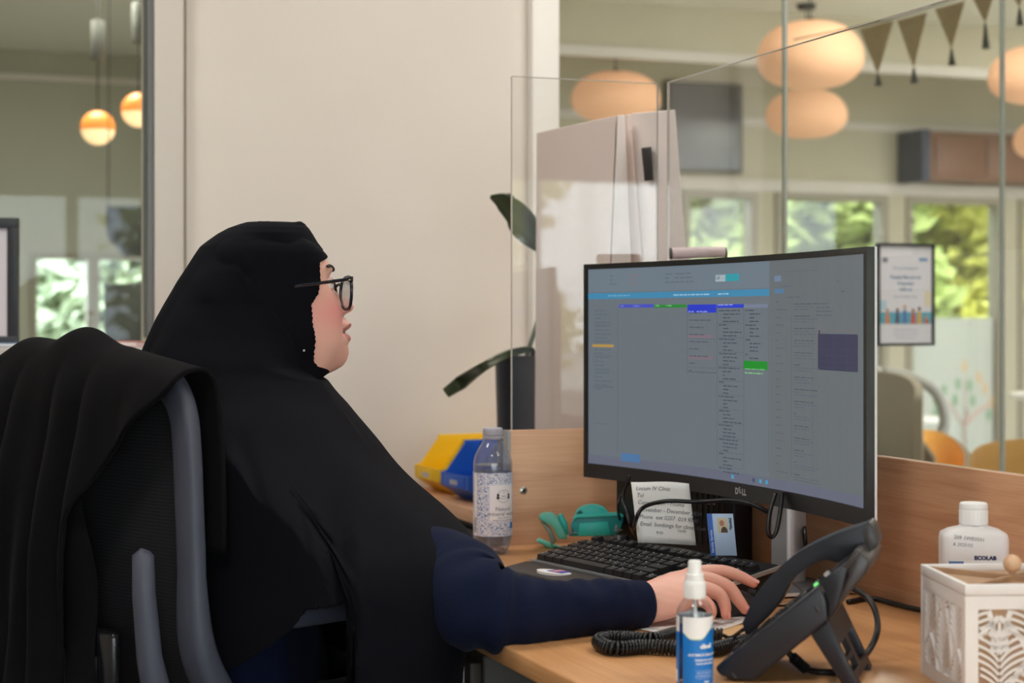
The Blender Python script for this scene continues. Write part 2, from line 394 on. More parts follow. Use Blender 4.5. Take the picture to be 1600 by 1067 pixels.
# ------------------------------------------------------------------ trees outside
def tree(x, y, h, r, label, m, seed, n=9000, low=.1):
    rnd = random.Random(seed)
    t = thing('leafy_tree', label, 'tree', (x, y, -.12), 0, 'trees outside the windows')
    tb = MB(); tb.tube(bez([(0, 0, 0), (.05, .03, h*.3), (-.04, .05, h*.6), (.02, 0, h*.85)], 4), [.11-.006*i for i in range(13)], 8)
    for k in range(5):
        a = rnd.uniform(0, 2*PI); z = h*rnd.uniform(.2, .6); tb.tube([(0, 0, z), (math.cos(a)*r*.4, math.sin(a)*r*.4, z+.4), (math.cos(a)*r*.75, math.sin(a)*r*.75, z+.6)], [.04, .03, .015], 6)
    tb.build('trunk', M['bark'], t, smooth=True)
    fb = MB(); blobs = [(Vector((rnd.uniform(-.6, .6)*r, rnd.uniform(-.6, .6)*r, low+.4+rnd.random()*(h-low-.6))), rnd.uniform(.3, .55)*r) for _ in range(34)]
    for _ in range(n):
        c, br = rnd.choice(blobs); d = Vector((rnd.gauss(0, 1), rnd.gauss(0, 1), rnd.gauss(0, 1))).normalized()*br*rnd.uniform(.5, 1)
        p = c+d; p.z = max(p.z, .05); a = Vector((rnd.gauss(0, 1), rnd.gauss(0, 1), rnd.gauss(0, .6))).normalized(); b = a.orthogonal().normalized(); l = rnd.uniform(.09, .17)
        q = (a.cross(b))*l*.2
        fb.add([p-a*l, p+b*l*.45+q, p+a*l, p-b*l*.45+q], [(0, 1, 2), (0, 2, 3)])
    fb.build('foliage', m, t, kind='stuff')
    return t
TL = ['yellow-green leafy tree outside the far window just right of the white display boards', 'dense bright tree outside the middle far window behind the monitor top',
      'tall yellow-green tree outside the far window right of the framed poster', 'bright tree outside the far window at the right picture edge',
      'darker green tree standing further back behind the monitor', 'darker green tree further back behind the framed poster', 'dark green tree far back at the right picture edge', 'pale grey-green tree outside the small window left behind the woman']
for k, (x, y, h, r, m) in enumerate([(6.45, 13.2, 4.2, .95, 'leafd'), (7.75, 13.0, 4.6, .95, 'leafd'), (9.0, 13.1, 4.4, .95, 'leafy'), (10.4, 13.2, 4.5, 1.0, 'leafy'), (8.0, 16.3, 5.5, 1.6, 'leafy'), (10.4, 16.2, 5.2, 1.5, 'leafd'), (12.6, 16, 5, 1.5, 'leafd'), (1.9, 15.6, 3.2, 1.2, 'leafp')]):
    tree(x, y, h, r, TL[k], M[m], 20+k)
for k, (x, y, lab) in enumerate([(2.9, -6.6, 'yellow-green tree outside the rear window, mirrored pale in the acrylic screen'), (4.6, -8.0, 'leafy tree outside the rear windows, farther right')]):
    tree(x, y, 2.9, 1.0, lab, M['leafy'], 60+k, 2200)
# ------------------------------------------------------------------ pendant lamps
M['lampshade'] = mat('peach_lamp_shade', rgb(226, 176, 140), .7, emit=(1, .52, .30, 1), estr=.36)
M['cord'] = mat('dark_cord', rgb(60, 58, 54), .6)
def pendant(px, py, D, r, sq, label, shade):
    p = pt(px, py, D); t = thing('pendant_lamp', label, 'lamp', (p.x, p.y, p.z), 0)
    prof = []
    for i in range(21):
        a = -PI/2+PI*i/20; k = math.sin(a)
        prof.append((max(.004, r*abs(math.cos(a))**.75), r*sq*(k if k > 0 else k*.8)))
    sh = MB().lathe(prof, 36).build('lamp_shade', shade, t, smooth=True)
    MB().tube([(0, 0, r*sq*.98), (0, 0, CE-.03-p.z)], .004, 6).build('cord', M['cord'], t)
    MB().lathe([(.05, CE-p.z-.03), (.055, CE-p.z-.001)], 20).build('ceiling_cup', M['cord'], t, smooth=40)
    MB().lathe([(.02, r*sq*.96), (.022, r*sq*1.05), (.008, r*sq*1.12)], 14).build('cord_grip', M['cord'], t, smooth=40)
    return t
pendant(962, 156, 10.0, .255, .62, 'peach pendant lamp seen above the white display boards', M['lampshade'])
pendant(1266, 92, 8.4, .255, .70, 'large peach pendant lamp, upper of the two stacked above the monitor', M['lampshade'])
pendant(1260, 182, 9.9, .23, .66, 'smaller peach pendant lamp hanging directly below the large one', M['lampshade'])
pendant(1622, 122, 8.4, .235, .66, 'peach pendant lamp cut by the right picture edge, upper one', M['lampshade'])
pendant(1640, 222, 9.9, .20, .66, 'peach pendant lamp at the right picture edge, lower and smaller one', M['lampshade'])
# orange globe lamps behind the left window: amber upper half, bright lower half
M['amber'] = mat('amber_glass', rgb(240, 140, 60), .4, emit=(1, .30, .06, 1), estr=.75)
M['glow'] = mat('lit_opal_glass', rgb(255, 225, 180), .4, emit=(1, .66, .34, 1), estr=1.15)
def globe(px, py, D, r, label):
    p = pt(px, py, D); t = thing('globe_lamp', label, 'lamp', p)
    up = [(r*math.cos(a), r*math.sin(a)) for a in [PI*.02*i-.15 for i in range(27)] if a < 1.5]; up.append((.006, r))
    lo = [(max(.004, r*math.cos(a)), r*math.sin(a)) for a in [-PI/2+i*(PI/2-.15)/14 for i in range(15)]]
    MB().lathe(up, 28, cap=False).build('upper_globe', M['amber'], t, smooth=True); MB().lathe(lo, 28, cap=False).build('lower_globe', M['glow'], t, smooth=True)
    ch = CE-p.z; top = ch
    MB().tube([(0, 0, r), (0, 0, ch-.001)], .004, 6).build('cord', M['cord'], t)
    h0 = (p.z+.33); MB().lathe([(.03, .33), (.033, .335), (.033, .52), (.03, .525)], 16).build('cord_weight', mat('dull_grey_metal', rgb(104, 104, 96), .7) if 'dull_grey_metal' not in bpy.data.materials else bpy.data.materials['dull_grey_metal'], t, smooth=40)
    return t
globe(153, 200, 8.6, .083, 'orange globe pendant lamp in the left window, nearer the picture edge')
globe(217, 172, 8.6, .084, 'orange globe pendant lamp half hidden by the left window frame')
# ------------------------------------------------------------------ things in the far room
# bunting across the far room
M['burlap'] = mat('brown_burlap', rgb(176, 150, 114), .9, nz=.1, nscale=80)
b0, b1, b2_ = pt(1240, 62, 5.6), pt(1400, 27, 5.6), pt(1640, -50, 5.6)
bt = thing('bunting', 'brown burlap bunting of pointed flags with dark tassels strung at the upper right', 'bunting')
MB().tube(bez([b0, b1, b2_], 14), .0025, 6).build('string', M['cord'], bt)
rt = Vector((c_, -s_, 0))
for a, b, yt, tip, ts in ((1343, 1396, 40, 116, 134), (1402, 1449, 27, 106, 130), (1461, 1508, 9, 76, 102), (1519, 1556, -10, 36, 76), (1572, 1610, -30, 12, 40)):
    A, B, T, E = pt(a, yt+5, 5.6), pt(b, yt-8, 5.6), pt((a+b)/2+2, tip, 5.6), pt((a+b)/2+3, ts, 5.6)
    n = Vector((s_, c_, 0))*.002
    fl = MB().add([A, B, T, A+n, B+n, T+n], [(0, 1, 2), (5, 4, 3), (0, 3, 4, 1), (1, 4, 5, 2), (2, 5, 3, 0)]).build('flag', M['burlap'], bt)
    MB().tube([T, T.lerp(E, .5), E], [.003, .008, .013], 8).build('tassel', M['cord'], fl)
# dark wall screen, brown cabinets
xa, D1 = px_on_y(1040, YW-.04); xb, _ = px_on_y(1160, YW-.04)
o = MB().b2((xa, YW-.05, 2.09), (xb, YW-.001, 2.69)).build('wall_screen', mat('dark_grey_screen', rgb(84, 84, 84), .35), bevel=.008); tag(o, 'dark grey wall screen hanging high in the far room behind the acrylic', 'screen')
bz = MB().b2((xa+.03, YW-.056, 2.12), (xb-.03, YW-.05, 2.66)).build('screen_glass', mat('black_screen_glass', rgb(66, 68, 72), .15), o)
xa, _ = px_on_y(1440, YW-.3); xb, _ = px_on_y(1720, YW-.3)
t = thing('wall_cabinet', 'long brown wall cabinet with a dark blue end high on the far wall', 'cabinet')
MB().b2((xa+.06, YW-.3, 2.07), (xb, YW-.001, 2.40)).build('body', mat('brown_laminate', rgb(128, 92, 74), .5, nz=.1, nscale=6), t, bevel=.006)
MB().b2((xa, YW-.31, 2.06), (xa+.06, YW-.001, 2.41)).build('end_panel', mat('dark_blue_laminate', rgb(62, 66, 88), .5), t)
for k in range(3):
    x = xa+.1+k*.42; MB().b2((x, YW-.315, 2.10), (x+.39, YW-.3, 2.37)).build('door', bpy.data.materials['brown_laminate'], t, bevel=.003)
# dark pieces seen in the left window
p = pt(198, 362, 8.5); d = .45*.31
o = MB()
o.prism([(-.10, .125), (.10, .125), (.10, -.12), (-.02, -.12), (-.045, -.075), (-.085, -.045), (-.10, .02)], .03, lambda a, b, t: p+rt*a+Vector((0, 0, b))+Vector((s_, c_, 0))*t)
o = o.build('wall_banner', mat('navy_cloth', rgb(50, 52, 70), .8)); tag(o, 'dark navy hanging banner with a curved lower corner in the left window', 'banner')
MB().tube([p+rt*-.09+Vector((0, 0, .12)), pt(171, 330, 8.5)+Vector((0, 0, CE-1.66))], .003, 6).build('hanging_wire', M['cord'], o)
MB().tube([p+rt*.09+Vector((0, 0, .12)), p+rt*.09+Vector((0, 0, CE-p.z-.005))], .003, 6).build('hanging_wire', M['cord'], o)
q = pt(200, 520, 8.0)
t = thing('filing_cabinet', 'tall dark navy cabinet standing in the left window view', 'cabinet', (q.x, q.y, 0), -YAW)
MB().b2((-.11, 0, .02), (.12, .4, 1.285)).build('body', mat('dark_navy_metal', rgb(44, 46, 62), .5), t, bevel=.006)
for k in range(4): MB().b2((-.1, -.015, .05+k*.31), (.11, 0, .33+k*.31)).build('drawer', bpy.data.materials['dark_navy_metal'], t, bevel=.003)
# chairs in the far room
M['yellow'] = mat('mustard_fabric', rgb(222, 160, 62), .8, nz=.06, nscale=60, sheen=.2)
M['olivefab'] = mat('brown_plastic_shell', rgb(108, 90, 62), .5)
M['greyshell'] = mat('grey_shell_plastic', rgb(150, 146, 138), .5)
M['chrome'] = mat('brushed_metal', rgb(170, 170, 170), .3, .9)
def tub(name, loc, rot, label, inner, outer, w=.29, h=.76, group=None):
    t = thing(name, label, 'chair', loc, rot)
    def sh(off):
        return lambda u, v: Vector(((w+off)*math.cos((u-.5)*PI*1.15), (w+off)*math.sin((u-.5)*PI*1.15), .42+(h-.42)*v-(.09*v*(abs(u-.5)*2)**3)))
    g = MB(); 
    nu, nv = 22, 6
    A = [sh(0)(i/(nu-1), j/(nv-1)) for j in range(nv) for i in range(nu)]; B = [sh(.03)(i/(nu-1), j/(nv-1)) for j in range(nv) for i in range(nu)]
    fs = [(j*nu+i, j*nu+i+1, j*nu+nu+i+1, j*nu+nu+i) for j in range(nv-1) for i in range(nu-1)]
    MB().add(A, fs).build('inner_back', inner, t, smooth=True)
    g.add(B, fs); n = len(B); g.add(A, []); 
    for i in range(nu-1): g.f.append(((nv-1)*nu+i, (nv-1)*nu+i+1, n+(nv-1)*nu+i+1, n+(nv-1)*nu+i)); g.m.append(0); g.col.append(None)
    for i in (0, nu-1):
        for j in range(nv-1): g.f.append((j*nu+i, (j+1)*nu+i, n+(j+1)*nu+i, n+j*nu+i)); g.m.append(0); g.col.append(None)
    g.build('outer_shell', outer, t, smooth=True)
    MB().lathe([(w*.9, .40), (w*.98, .42), (w*.95, .47), (.01, .475)], 28).build('seat', inner, t, smooth=40)
    for a in (.8, 2.35, 3.95, 5.5):
        MB().tube([(w*.6*math.cos(a), w*.6*math.sin(a), .405), (w*1.0*math.cos(a), w*1.0*math.sin(a), 0)], [.014, .01], 8).build('leg', M['chrome'], t)
    return t
def g0(px, D): q = pt(px, 499, D); return (q.x, q.y, 0)
tub('tub_chair', g0(1638, 5.6), math.radians(-110), 'mustard tub chair, its wide back above the wood panel at the right edge', M['yellow'], M['yellow'], .215, .755)
tub('tub_chair', g0(1476, 6.6), math.radians(115), 'small mustard tub chair with brown outer shell, left of the wide mustard chair', M['yellow'], M['olivefab'], .105, .70)
tub('tub_chair', g0(1322, 6.3), math.radians(60), 'taupe tub chair half hidden behind the monitor below the framed poster', mat('taupe_fabric', rgb(150, 138, 118), .85), bpy.data.materials['taupe_fabric'], .24, .93)
t = thing('loop_arm_chair', 'grey armchair with one curved loop arm below the framed poster', 'chair', g0(1425, 7.2), -YAW)
ax = 7.2/F
loop = [(-45*ax, 0, .905), (0, 0, .88), (35*ax, 0, .83), (50*ax, 0, .74), (48*ax, 0, .66), (25*ax, 0, .625), (-45*ax, 0, .615)]
MB().tube(bez(loop, 8), (.025), 10).build('arm_loop', M['greyshell'], t, smooth=True)
MB().tube(bez([Vector(v)+Vector((0, .5, 0)) for v in loop], 8), (.025), 10).build('arm_loop', M['greyshell'], t, smooth=True)
MB().b2((-.18, 0, .40), (.12, .5, .46)).build('seat', M['greyshell'], t, bevel=.02)
MB().b2((-.2, .0, .42), (-.13, .5, .92)).build('backrest', M['greyshell'], t, bevel=.02)
for x in (-.12, .08):
    for y in (.05, .45): MB().tube([(x, y, .41), (x, y, 0)], .013, 8).build('leg', M['chrome'], t)
for y in (0, .5): MB().tube([(.03, y, .61), (.03, y, .45)], .014, 8).build('arm_post', M['chrome'], t)
def table(px, D, z, r, label):
    t = thing('round_table', label, 'table', g0(px, D))
    MB().lathe([(r-.01, z-.025), (r, z-.02), (r, z-.004), (r-.006, z)], 40).build('table_top', M['white'], t, smooth=40)
    MB().lathe([(.2, 0), (.2, .012), (.03, .04), (.028, z-.024)], 24).build('pedestal', M['white'], t, smooth=40)
table(1415, 8.3, .66, .17, 'low white round table in front of the grey loop arm chair')
table(1690, 7.6, .80, .30, 'white round table at the right picture edge behind the mustard chair')
# decal of a tree on the frosted film of the far window
dm = [mat('pink_decal', rgb(214, 178, 172), .7), mat('green_decal', rgb(150, 180, 150), .7), mat('peach_decal', rgb(226, 196, 160), .7)]
wo = bpy.data.objects['window_6']
def fp(px, py): x, D = px_on_y(px, YW+.036); return Vector((x, YW+.036, CAMZ-(py-499)/F*D))
d = MB()
for pts, r in (([(1508, 720), (1507, 668), (1512, 640)], .03), ([(1508, 668), (1490, 640), (1478, 625)], .016), ([(1508, 662), (1530, 640), (1548, 630)], .016), ([(1510, 650), (1507, 615), (1508, 590)], .014)):
    d.tube([fp(*q) for q in pts], [(r*.8, .002)]*len(pts), 6)
d.build('tree_decal', dm[0], wo)
for k, (a, b) in enumerate([(1507, 572), (1497, 600), (1515, 602), (1539, 607), (1492, 625), (1462, 625), (1550, 628), (1520, 626), (1475, 610), (1530, 590), (1462, 645), (1545, 648)]):
    q = fp(a, b); MB().lathe([(.034, 0), (.03, .003)], 12, q, sy=1, M=Matrix.Rotation(PI/2, 4, 'X') @ Matrix.Diagonal((.7, 1.3, 1, 1))).build('leaf_decal', dm[1 if k % 3 else 2], wo)
# ------------------------------------------------------------------ desk and what stands on it
DT = .73                                   # desk top height
CX, CY = 1.331, 2.846                      # inner corner of the two wooden desk screens
def facing(px): return -YAW-math.atan((px-800)/F)     # rotz that turns local -y towards the camera column
M['oaktop'] = wood('beech_desk_top', rgb(186, 132, 86), rgb(212, 160, 110), 'Y', .32)
M['oakpan'] = wood('beech_panel', rgb(192, 140, 106), rgb(218, 172, 136), 'Y', .45)
M['oakpan2'] = wood('beech_panel_cross', rgb(202, 154, 120), rgb(228, 184, 148), 'X', .45)
M['black'] = mat('black_plastic', rgb(34, 34, 37), .42)
M['blackm'] = mat('matt_black_plastic', rgb(38, 37, 39), .6, bump=.08, bscale=900)
M['cable'] = mat('black_cable', rgb(20, 20, 22), .4)
M['steel'] = mat('silver_plastic', rgb(176, 178, 182), .35, .55)
M['zinc'] = mat('zinc_screw', rgb(190, 186, 178), .3, .9)
M['paper'] = mat('white_paper', rgb(236, 234, 232), .7)
M['ink'] = mat('dark_ink', rgb(70, 70, 80), .7)
M['inkblk'] = mat('black_print', rgb(28, 28, 34), .6)
M['wplast'] = mat('white_plastic', rgb(240, 240, 240), .38, sub=.0)
t = thing('desk', 'beech topped office desk with a dark frame carrying the monitor and keyboard', 'desk')
b = MB().b2((.715, 1.05, DT-.025), (CX-.002, CY-.002, DT)); b.build('desk_top', M['oaktop'], t, bevel=.003)
b = MB().b2((.80, 1.08, DT-.065), (.83, 2.80, DT-.026)).b2((1.25, 1.08, DT-.065), (1.28, 2.80, DT-.026)); b.build('frame_rail', M['blackm'], t)
for x in (.815, 1.265):
    for y in (1.1, 2.78): MB().b2((x-.025, y-.025, 0), (x+.025, y+.025, DT-.066)).build('leg', M['blackm'], t, bevel=.003)
t = thing('privacy_panel', 'long beech desk screen board behind the monitor and white bottle', 'panel', (CX, 0, 0))
MB().b2((0, 1.05, DT-.18), (.018, CY+.018, .928)).build('board', M['oakpan'], t, bevel=.0015)
for y in (1.3, 2.2): MB().b2((.019, y, .55), (.03, y+.05, .9)).build('bracket', M['steel'], t)
t = thing('privacy_panel', 'short beech desk screen board beside the water bottle with one screw', 'panel', (0, CY, 0))
MB().b2((1.044, 0, DT-.18), (CX-.001, .018, .928)).build('board', M['oakpan2'], t, bevel=.0015)
MB().b2((1.038, -.002, DT-.18), (1.0435, .02, .928)).build('end_cap', M['steel'], t)
for px, py in ((824, 768),):
    q = pt(px, py, 3.02); M4 = Matrix.Rotation(PI/2, 4, 'X')
    sc = MB().lathe([(.0001, .0035), (.0035, .0035), (.0065, .002), (.0068, 0)][::-1], 20, (q.x, 0, q.z), M=M4).build('screw', M['zinc'], t, smooth=40)
    MB().lathe([(.0001, .0042), (.003, .0042), (.003, .003)][::-1], 6, (q.x, 0, q.z), M=M4).build('screw_socket', M['black'], sc)
# acrylic sneeze screens standing on the boards
def acrylic(lo, hi, label):
    t = thing('acrylic_screen', label, 'screen')
    MB().b2(lo, hi).build('sheet', M['acryl'], t)
    e = .0012; ax = 0 if hi[0]-lo[0] > hi[1]-lo[1] else 1
    MB().b2((lo[0], lo[1], hi[2]+.0001), (hi[0], hi[1], hi[2]+e)).build('top_edge', M['acedge'], t)
    for k in (0, 1):
        a, b = list(lo), list(hi); 
        if k == 0: a[ax] = lo[ax]-e; b[ax] = lo[ax]-.0001
        else: a[ax] = hi[ax]+.0001; b[ax] = hi[ax]+e
        MB().b2(a, b).build('side_edge', M['acedge'], t)
acrylic((1.050, CY+.006, .9285), (CX-.004, CY+.011, 1.541), 'narrow clear acrylic screen on the short board left of the monitor')
acrylic((CX+.006, 1.05, .9285), (CX+.011, CY-.012, 1.541), 'wide clear acrylic screen on the long board behind the monitor')
# lower side counter behind the short board with cabinet below
t = thing('side_counter', 'beech side counter with black base by the wall carrying the plastic bins', 'counter')
MB().b2((1.166, CY+.022, DT-.03), (1.80, YF-.005, DT)).build('counter_top', M['oakpan'], t, bevel=.003)
MB().b2((1.37, 2.15, DT-.03), (1.80, CY+.0215, DT)).build('counter_wing', M['oakpan'], t, bevel=.003)
MB().b2((1.74, 2.2, .0), (1.78, CY+.0, DT-.031)).build('wing_leg', M['blackm'], t)
MB().b2((1.20, CY+.03, .06), (1.78, YF-.02, DT-.031)).build('base', M['blackm'], t)
for k in range(2): MB().b2((1.188, CY+.05+k*.5, .1), (1.2, CY+.53+k*.5, DT-.05)).build('door', M['black'], t, bevel=.002)
# drawer pedestal under the desk
t = thing('drawer_pedestal', 'dark grey drawer pedestal with a white label under the desk', 'drawers')
M['pedm'] = mat('dark_grey_metal', rgb(72, 66, 62), .5)
MB().b2((.80, 2.29, .05), (1.20, 2.72, .655)).build('body', M['pedm'], t, bevel=.004)
for k in range(3):
    d = MB().b2((.782, 2.295, .06+k*.2), (.80, 2.715, .245+k*.2)).build('drawer', M['pedm'], t, bevel=.003)
    MB().b2((.772, 2.44, .225+k*.2), (.782, 2.57, .235+k*.2)).build('handle', M['black'], d)
lb = MB().b2((.7805, 2.318, .575), (.782, 2.365, .64)).build('label_card', M['paper'], t)
put_text(MB(), '14', .034, lambda a, b: Vector((.7800, 2.356-a, .592+b)), bold=.0006).build('lettering', M['inkblk'], lb)

# ------------------------------------------------------------------ curved monitor
R = 1.9; HWM = .4065
mr, ml = pt(1357, 499, 2.26), pt(914, 499, 3.0)
mc = (mr+ml)/2; ang = math.atan2(mr.y-ml.y, mr.x-ml.x)
mon = thing('monitor', 'wide curved black monitor on a silver stand showing a schedule', 'monitor', (mc.x, mc.y, DT), ang)
HW = (mr-ml).length/2; base_y = math.sqrt(R*R-HW*HW)
ZB, ZT = .851-DT, 1.214-DT
def mp(x, z, off):                       # point on the curved face, off = metres behind the face
    k = math.sqrt(R*R-x*x)-base_y; n = Vector((x, -(base_y) if 0 else math.sqrt(R*R-x*x), 0)).normalized()
    return Vector((x, k, z))+n*off
def curved_slab(x0, x1, z0, z1, o0, o1, n=28):
    g = MB(); vs = []; 
    for i in range(n+1):
        x = x0+(x1-x0)*i/n; vs += [mp(x, z0, o0), mp(x, z1, o0), mp(x, z1, o1), mp(x, z0, o1)]
    fs = [(0, 1, 2, 3), (4*n+3, 4*n+2, 4*n+1, 4*n)]
    for i in range(n):
        a = 4*i
        for k in range(4): fs.append((a+k, a+4+k, a+4+(k+1) % 4, a+(k+1) % 4))
    return g.add(vs, fs)
BZ = .009; BB = .024
M['bezel'] = mat('black_bezel', rgb(26, 25, 27), .35)
for a in ((-HW, HW, ZB, ZB+BB), (-HW, HW, ZT-BZ, ZT), ): curved_slab(*a, -.003, .0085).build('bezel', M['bezel'], mon, smooth=40)
for a in ((-HW, -HW+BZ, ZB+BB, ZT-BZ), (HW-BZ, HW, ZB+BB, ZT-BZ)): curved_slab(*a, -.003, .0085, 2).build('bezel', M['bezel'], mon, smooth=40)
curved_slab(-HW, HW, ZB, ZT, .0086, .012).build('rear_edge', mat('silver_monitor_edge', rgb(220, 220, 222), .4), mon, smooth=40)
curved_slab(-HW+.1, HW-.1, ZB+.06, ZT-.05, .0121, .032).build('rear_shell', M['steel'], mon, smooth=40)
SX0, SX1, SZ0, SZ1 = -HW+BZ, HW-BZ, ZB+BB, ZT-BZ
def sp(u, v, off=0): return mp(SX0+(SX1-SX0)*u, SZ1+(SZ0-SZ1)*v, -off)
# what the screen shows: rectangles in screen units, measured on the photograph and undone from perspective
SU0, SU1 = (65/2.668+900), (1198/2.668+900)
def uu(cx):
    px = cx/2.668+900; k = (px-800)/F
    X0_, D0_, X1_, D1_ = .126+.0035, 3.0-.008, .466-.0035, 2.26+.008
    return (k*D0_-X0_)/((X1_-X0_)-k*(D1_-D0_))
def vv(u, cx, cy):
    f = (cx-65)/(1198-65); top = 105+(40-105)*f; bot = 925+(1075-925)*((cx-47)/(1195-47)); return (cy-top)/(bot-top)
scr = MB()
def tone(r, g, b, k=1): return (lin(r)*k, lin(g)*k, lin(b)*k, 1)
nseg = 40
for i in range(nseg):
    scr.tone = tone(100, 109, 116)
    scr.add([sp(i/nseg, 0), sp((i+1)/nseg, 0), sp((i+1)/nseg, 1), sp(i/nseg, 1)], [(0, 1, 2, 3)])
lay = [0]
def rect(u0, v0, u1, v1, col, off=None):
    lay[0] += 1; off = off or .0003
    n = max(1, int((u1-u0)*24)); scr.tone = tone(*col)
    for i in range(n):
        a, b = u0+(u1-u0)*i/n, u0+(u1-u0)*(i+1)/n
        scr.add([sp(a, v0, off), sp(b, v0, off), sp(b, v1, off), sp(a, v1, off)], [(0, 1, 2, 3)])
def prect(x0, y0, x1, y1, col, off=None):      # crop pixels measured at the left end
    u0, u1 = uu(x0), uu(x1); v0, v1 = vv(u0, x0, y0), vv(u0, x0, y1); rect(u0, v0, u1, v1, col, off)
rnd = random.Random(3)
def words(u0, v, u1, col, h=.0045, fill=.7):
    u = u0
    while u < u1-.004:
        w = min(rnd.uniform(.006, .022), u1-u)
        rect(u, v, u+w, v+h, col, .0006); u += w+.003
        if rnd.random() > fill: break
us = uu(720)
rect(.0, .0, us, .118, (104, 117, 128), .0002); rect(us, 0, 1, 1, (97, 104, 107), .0002); rect(0, .955, 1, 1, (96, 100, 116), .0004)
for r_ in ((490, 127, 530, 155, (158, 172, 178)), (530, 123, 587, 153, (38, 148, 160)), (66, 206, 720, 231, (58, 130, 168)), (145, 253, 260, 267, (66, 74, 184)), (262, 253, 378, 266, (28, 128, 44)),
           (382, 252, 494, 286, (30, 52, 190)), (497, 250, 607, 265, (34, 58, 196)), (608, 249, 713, 264, (112, 122, 142)), (607, 484, 712, 520, (14, 134, 34)), (62, 422, 128, 433, (176, 140, 66)),
           (152, 880, 213, 914, (70, 112, 156)), (958, 368, 1180, 516, (54, 54, 78)), (744, 130, 775, 154, (108, 124, 152)), (744, 184, 788, 203, (78, 116, 150)), (962, 352, 969, 368, (50, 52, 66))):
    prect(*r_[:4], r_[4], .0005)
rect(.0, vv(uu(66), 66, 206), uu(66)+.002, vv(uu(66), 66, 231), (58, 130, 168), .0005)
put = lambda s, x, y, h, col: None
vb = vv(uu(65), 65, 268)
for cx in (140, 380, 495, 606, 715, 824, 930): u = uu(cx); rect(u, .20 if cx < 720 else .24, u+.0012, .93 if cx != 380 else .52, (78, 86, 100), .0005)
rect(uu(382), .505, uu(494), .508, (70, 78, 90), .0005)
def col_rows(x0, x1, v0, v1, dv, colr, fill=.75, ind=0, sep=True):
    v = v0; k = 0
    while v < v1:
        a = uu(x0)+.004+ind*(.015 if k % 4 else 0); b = uu(x1)-.004
        words(a, v, a+(b-a)*rnd.uniform(.35, .98), colr, .0045, fill)
        if sep and k % 4 == 3: rect(uu(x0), v+dv*.62, uu(x1), v+dv*.62+.0014, (76, 84, 92), .0005)
        v += dv; k += 1
col_rows(384, 494, .225, .50, .034, (72, 78, 90)); col_rows(499, 606, .215, .965, .0165, (58, 64, 76), .8, 1); col_rows(610, 712, .215, .44, .0165, (56, 62, 78), .8, 1, False)
rect(uu(384), .33, uu(480), .345, (120, 104, 116), .0004); rect(uu(384), .43, uu(480), .445, (120, 104, 116), .0004)
col_rows(66, 130, .21, .62, .02, (82, 90, 104), .9, 0, True); rect(uu(66), .79, uu(112), .792, (80, 88, 98), .0005); rect(uu(66), .60, uu(125), .602, (80, 88, 98), .0005)
col_rows(745, 815, .18, .95, .0335, (82, 88, 100), .6, 0, False)
v = .19
while v < .93:
    for k in range(3): words(uu(838), v+k*.012, uu(838)+rnd.uniform(.05, .10), (70, 76, 88) if k == 0 else (84, 90, 104), .004, .9)
    v += .052
col_rows(945, 1120, .19, .25, .016, (80, 86, 96), .9, 0, False); words(uu(962), .30, uu(1180), (124, 96, 110), .002, 1); rect(uu(960), .275, uu(961)+.001, .325, (130, 90, 104), .0005)
col_rows(955, 1010, .535, .56, .03, (84, 90, 100), .9, 0, False); words(uu(945), .575, uu(985), (84, 90, 100)); 
for k in range(5): words(uu(970), .355+k*.025, uu(1170), (64, 66, 92), .0022, .95)
for cx in (115, 185, 300, 335, 355, 375):
    for k in range(3): words(uu(cx), .035+k*.02, uu(cx)+rnd.uniform(.01, .035), (84, 94, 110) if cx != 185 else (140, 104, 100), .005)
words(uu(110), .135, uu(180), (120, 172, 200)); words(uu(330), .137, uu(470), (150, 190, 214), .006, 1); words(uu(500), .137, uu(550), (150, 190, 214), .006, 1); words(uu(385), .218, uu(470), (130, 144, 214), .006, 1)
words(uu(150), .188, uu(250), (120, 130, 214), .005, 1); words(uu(268), .188, uu(330), (120, 190, 130), .005, 1); words(uu(500), .188, uu(560), (140, 150, 220), .005, 1); words(uu(612), .496, uu(690), (120, 190, 120), .005, 1); words(uu(612), .478, uu(700), (110, 180, 120), .004, 1)
for cx, cl_ in ((555, (70, 150, 190)), (645, (60, 70, 100)), (660, (90, 110, 120)), (675, (70, 150, 180)), (703, (60, 150, 190))): u = uu(cx); rect(u, .968, u+.009, .985, cl_, .0006)
words(uu(760), .05, uu(960), (84, 90, 100), .003, .95); words(uu(780), .112, uu(830), (84, 90, 110)); words(uu(800), .16, uu(980), (80, 88, 100), .005, .97); words(uu(1060), .10, uu(1190), (80, 86, 96)); words(uu(1085), .142, uu(1150), (70, 76, 86))
M['screen'] = attr_mat('lit_screen', .45, True, 1.0, .25)
scr.build('screen', M['screen'], mon)
put_text(MB(), 'cal', .009, lambda a, b: sp(uu(494)+a*1.28, .072-b*3.1, .0009)).build('screen_lettering', mat('screen_ink', rgb(40, 60, 80), .6), mon)
# maker's mark in the bezel: D, slanted E, L L
def bz(a, b): return mp(.015+a, ZB+.0075+b, -.0036)
g = MB(); put_text(g, 'D', .013, bz, bold=.0004); 
put_text(g, 'E', .012, lambda a, b: bz(.0098+a*.86-b*.45+.003, b*.95+.0012+a*.35), bold=.0003); put_text(g, 'LL', .013, lambda a, b: bz(.0195+a, b), bold=.0004)
g.build('lettering', mat('silver_print', rgb(190, 190, 195), .4), mon)
